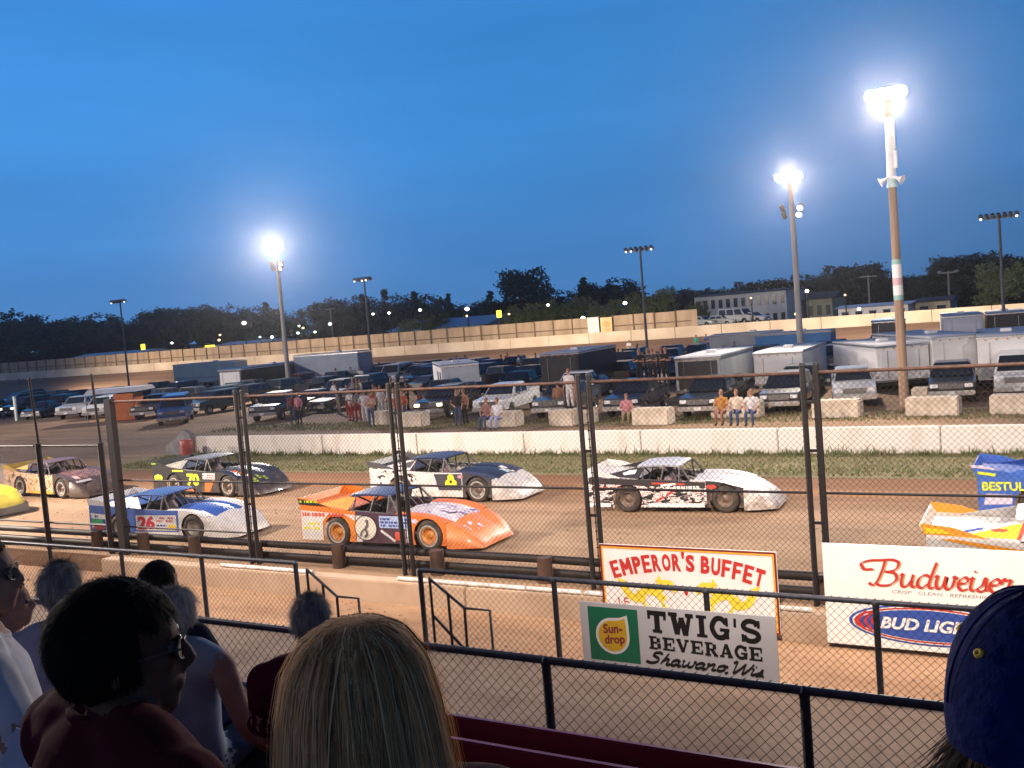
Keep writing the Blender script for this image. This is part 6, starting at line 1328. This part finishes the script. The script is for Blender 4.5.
for px, py, pose, fc, sh_, pa, lab in (
  (359, 421, 'point', -60, GYc, RD, 'person in a grey top and red shorts pointing right, left of the pit crowd'), (372, 422, 'stand', -90, RD, TN, 'person in a red shirt standing second in the pit crowd'), (382, 416, 'stand', -80, WH, WH, 'tall person all in white behind the red shirt in the pit crowd'), (352, 421, 'cross', -95, WH, RD, 'person in a white top and red shorts at the left of the pit crowd'),
  (366, 423, 'hip', -70, WH, WH, 'person in white with a hand on the hip in the pit crowd'), (396, 421, 'stand', -90, WH, JN, 'person in a white shirt and jeans left of the double fence post'), (372, 427, 'cross', -30, (.45, .30, .25), JN, 'person in blue jeans nearest the track in the pit crowd'),
  (300, 424, 'stand', -90, PK, BKc, 'person in a pale pink top standing before the black pickup'), (294, 423, 'stand', -60, (.25, .08, .08), JN, 'person in dark red beside the pale pink one'), (405, 424, 'stand', -95, (.40, .10, .05), JN, 'person in an orange-red top right of the double fence post'), (399, 427, 'hip', -50, (.45, .12, .06), JN, 'person in orange and jeans leaning by the double fence post'),
  (459, 426, 'hip', -75, BKc, JN, 'person in a dark vest and jeans left of the seated pair'), (466, 425, 'stand', -100, (.35, .18, .12), BKc, 'person in brown beside the dark vested one'), (577, 418, 'stand', -80, (.35, .2, .15), TN, 'bare-armed person in brown right of the one in white'), (560, 418, 'stand', -80, (.30, .16, .10), JN, 'person in tan left of the one all in white'),
  (628, 424, 'sit', -75, (.50, .22, .25), TN, 'person in a pink top sitting low beside the grille of the dark pickup'), (664, 402, 'stand', -95, WH, BKc, 'person in a white top standing behind the truck bed'), (655, 402, 'hip', -60, BKc, BKc, 'person in black beside the white-topped one behind the bed'), (630, 358, 'cross', -90, WH, (.45, .45, .42), 'person in white standing alone in the middle of the pit lane'),
  (330, 385, 'stand', -70, WH, JN, 'person in white and jeans in the crowd below the blue trailer'), (343, 386, 'stand', -100, RD, JN, 'person in red in the crowd below the blue trailer'), (362, 388, 'hip', -80, WH, (.05, .12, .35), 'person in white and blue in the crowd below the blue trailer'), (352, 387, 'cross', -60, GYc, BKc, 'person in grey in the crowd below the blue trailer'), (337, 388, 'stand', -95, (.30, .12, .25), JN, 'person in purple in the crowd below the blue trailer'),
  (707, 352, 'stand', -90, BL, BL, 'person in blue among the far cars before the pale wall'), (715, 350, 'stand', -70, (.18, .12, .4), JN, 'person in violet at the far cars before the pale wall'), (697, 353, 'hip', -90, (.05, .40, .30), JN, 'person in bright green among the far cars'), (20, 390, 'stand', -90, BL, JN, 'lone dark figure at the left on the far dirt bank, nearest the edge'), (31, 389, 'stand', -100, (.14, .15, .25), JN, 'lone dark figure at the left on the far dirt bank, second from the edge')):
    p = atz(px, py); pit_person(pose, p, R(fc), sh_, pa, DKH, lab)
for px, py, zs, sh_, pa, lab in ((487, 417, .30, (.25, .13, .12), JN, 'small seated person in brown on the concrete block left of the one in white'), (498, 417, .30, (.60, .60, .66), (.3, .35, .55), 'seated person in white and blue on the concrete block'), (722, 411, .30, (.42, .20, .06), (.3, .15, .1), 'seated person in orange-brown, left of the three fans on the block'), (737, 411, .30, (.62, .52, .42), JN, 'seated person in a pale yellow shirt, middle of the three fans'), (752, 411, .30, WH, JN, 'seated person in a white shirt, right of the three fans on the block')):
    p = atz(px, py, .76); p.z = .26; pit_person('sit', p + Vector((0, .0, 0)), R(-88), sh_, pa, DKH, lab)
p = atz(571, 424); pit_person('stand', p + Vector((0, .1, .76)), R(-92), WH, WH, DKH, 'person all in white standing on the block left of the double post')
r = random.Random(5)
for k in range(13):
    p = atz(r.uniform(322, 412), r.uniform(401, 419)); pit_person(r.choice(('stand', 'cross', 'hip', 'point')), p, R(r.uniform(-150, -20)), r.choice((WH, WH, GYc, RD, BL, BKc, (.4, .25, .12))), r.choice((JN, BKc, TN, RD)), r.choice((DKH, (.02, .02, .02), (.25, .17, .09))), 'bystander in the loose crowd between the trucks behind the concrete blocks', 'bystanders in the pit crowd', r.uniform(.9, 1.04))
for k, px in enumerate((611, 619, 629, 637, 645)):      # crew standing in the truck bed
    p = atz(px, 399, 0); p = Vector((-20.4+(k-2)*.36, 47.8+.25*(k % 2), 1.2)); pit_person('stand' if k % 2 else 'cross', p, R(-90), (BKc, (.10, .10, .12), (.06, .05, .06), (.12, .11, .10), BKc)[k], BKc, DKH, 'crew member in dark clothes standing in the bed of the dark pickup', 'crew standing in the truck bed')
r = random.Random(21)
for k in range(26):      # spectators among the far rows
    x = r.uniform(-62, -20); y = r.choice((70, 77, 77, 83)) + r.uniform(-1, 1); c = r.choice((WH, BL, GYc, RD, BKc, WH, (.1, .3, .12)))
    pit_person(r.choice(('stand', 'cross', 'hip')), (x, y, 0), R(r.uniform(-140, -40)), c, r.choice((JN, BKc, TN)), DKH, 'small far person standing among the rows of parked cars', 'people among the far parked cars')

# ------------------------------------------------------------------ dusty evening air
HAZE = .00028
if HAZE:
    mb = MB(); mb.box((-150, 80, 11), (700, 330, 24)); hz = mb.build('haze'); tag(hz, kind='stuff')
    m = bpy.data.materials.new('haze_air'); m.use_nodes = True; n = m.node_tree.nodes; n.remove(n['Principled BSDF'])
    pv = n.new('ShaderNodeVolumePrincipled'); pv.inputs['Density'].default_value = HAZE; pv.inputs['Color'].default_value = (.85, .88, .95, 1); pv.inputs['Anisotropy'].default_value = .91
    m.node_tree.links.new(pv.outputs[0], n['Material Output'].inputs['Volume']); hz.data.materials.append(m)
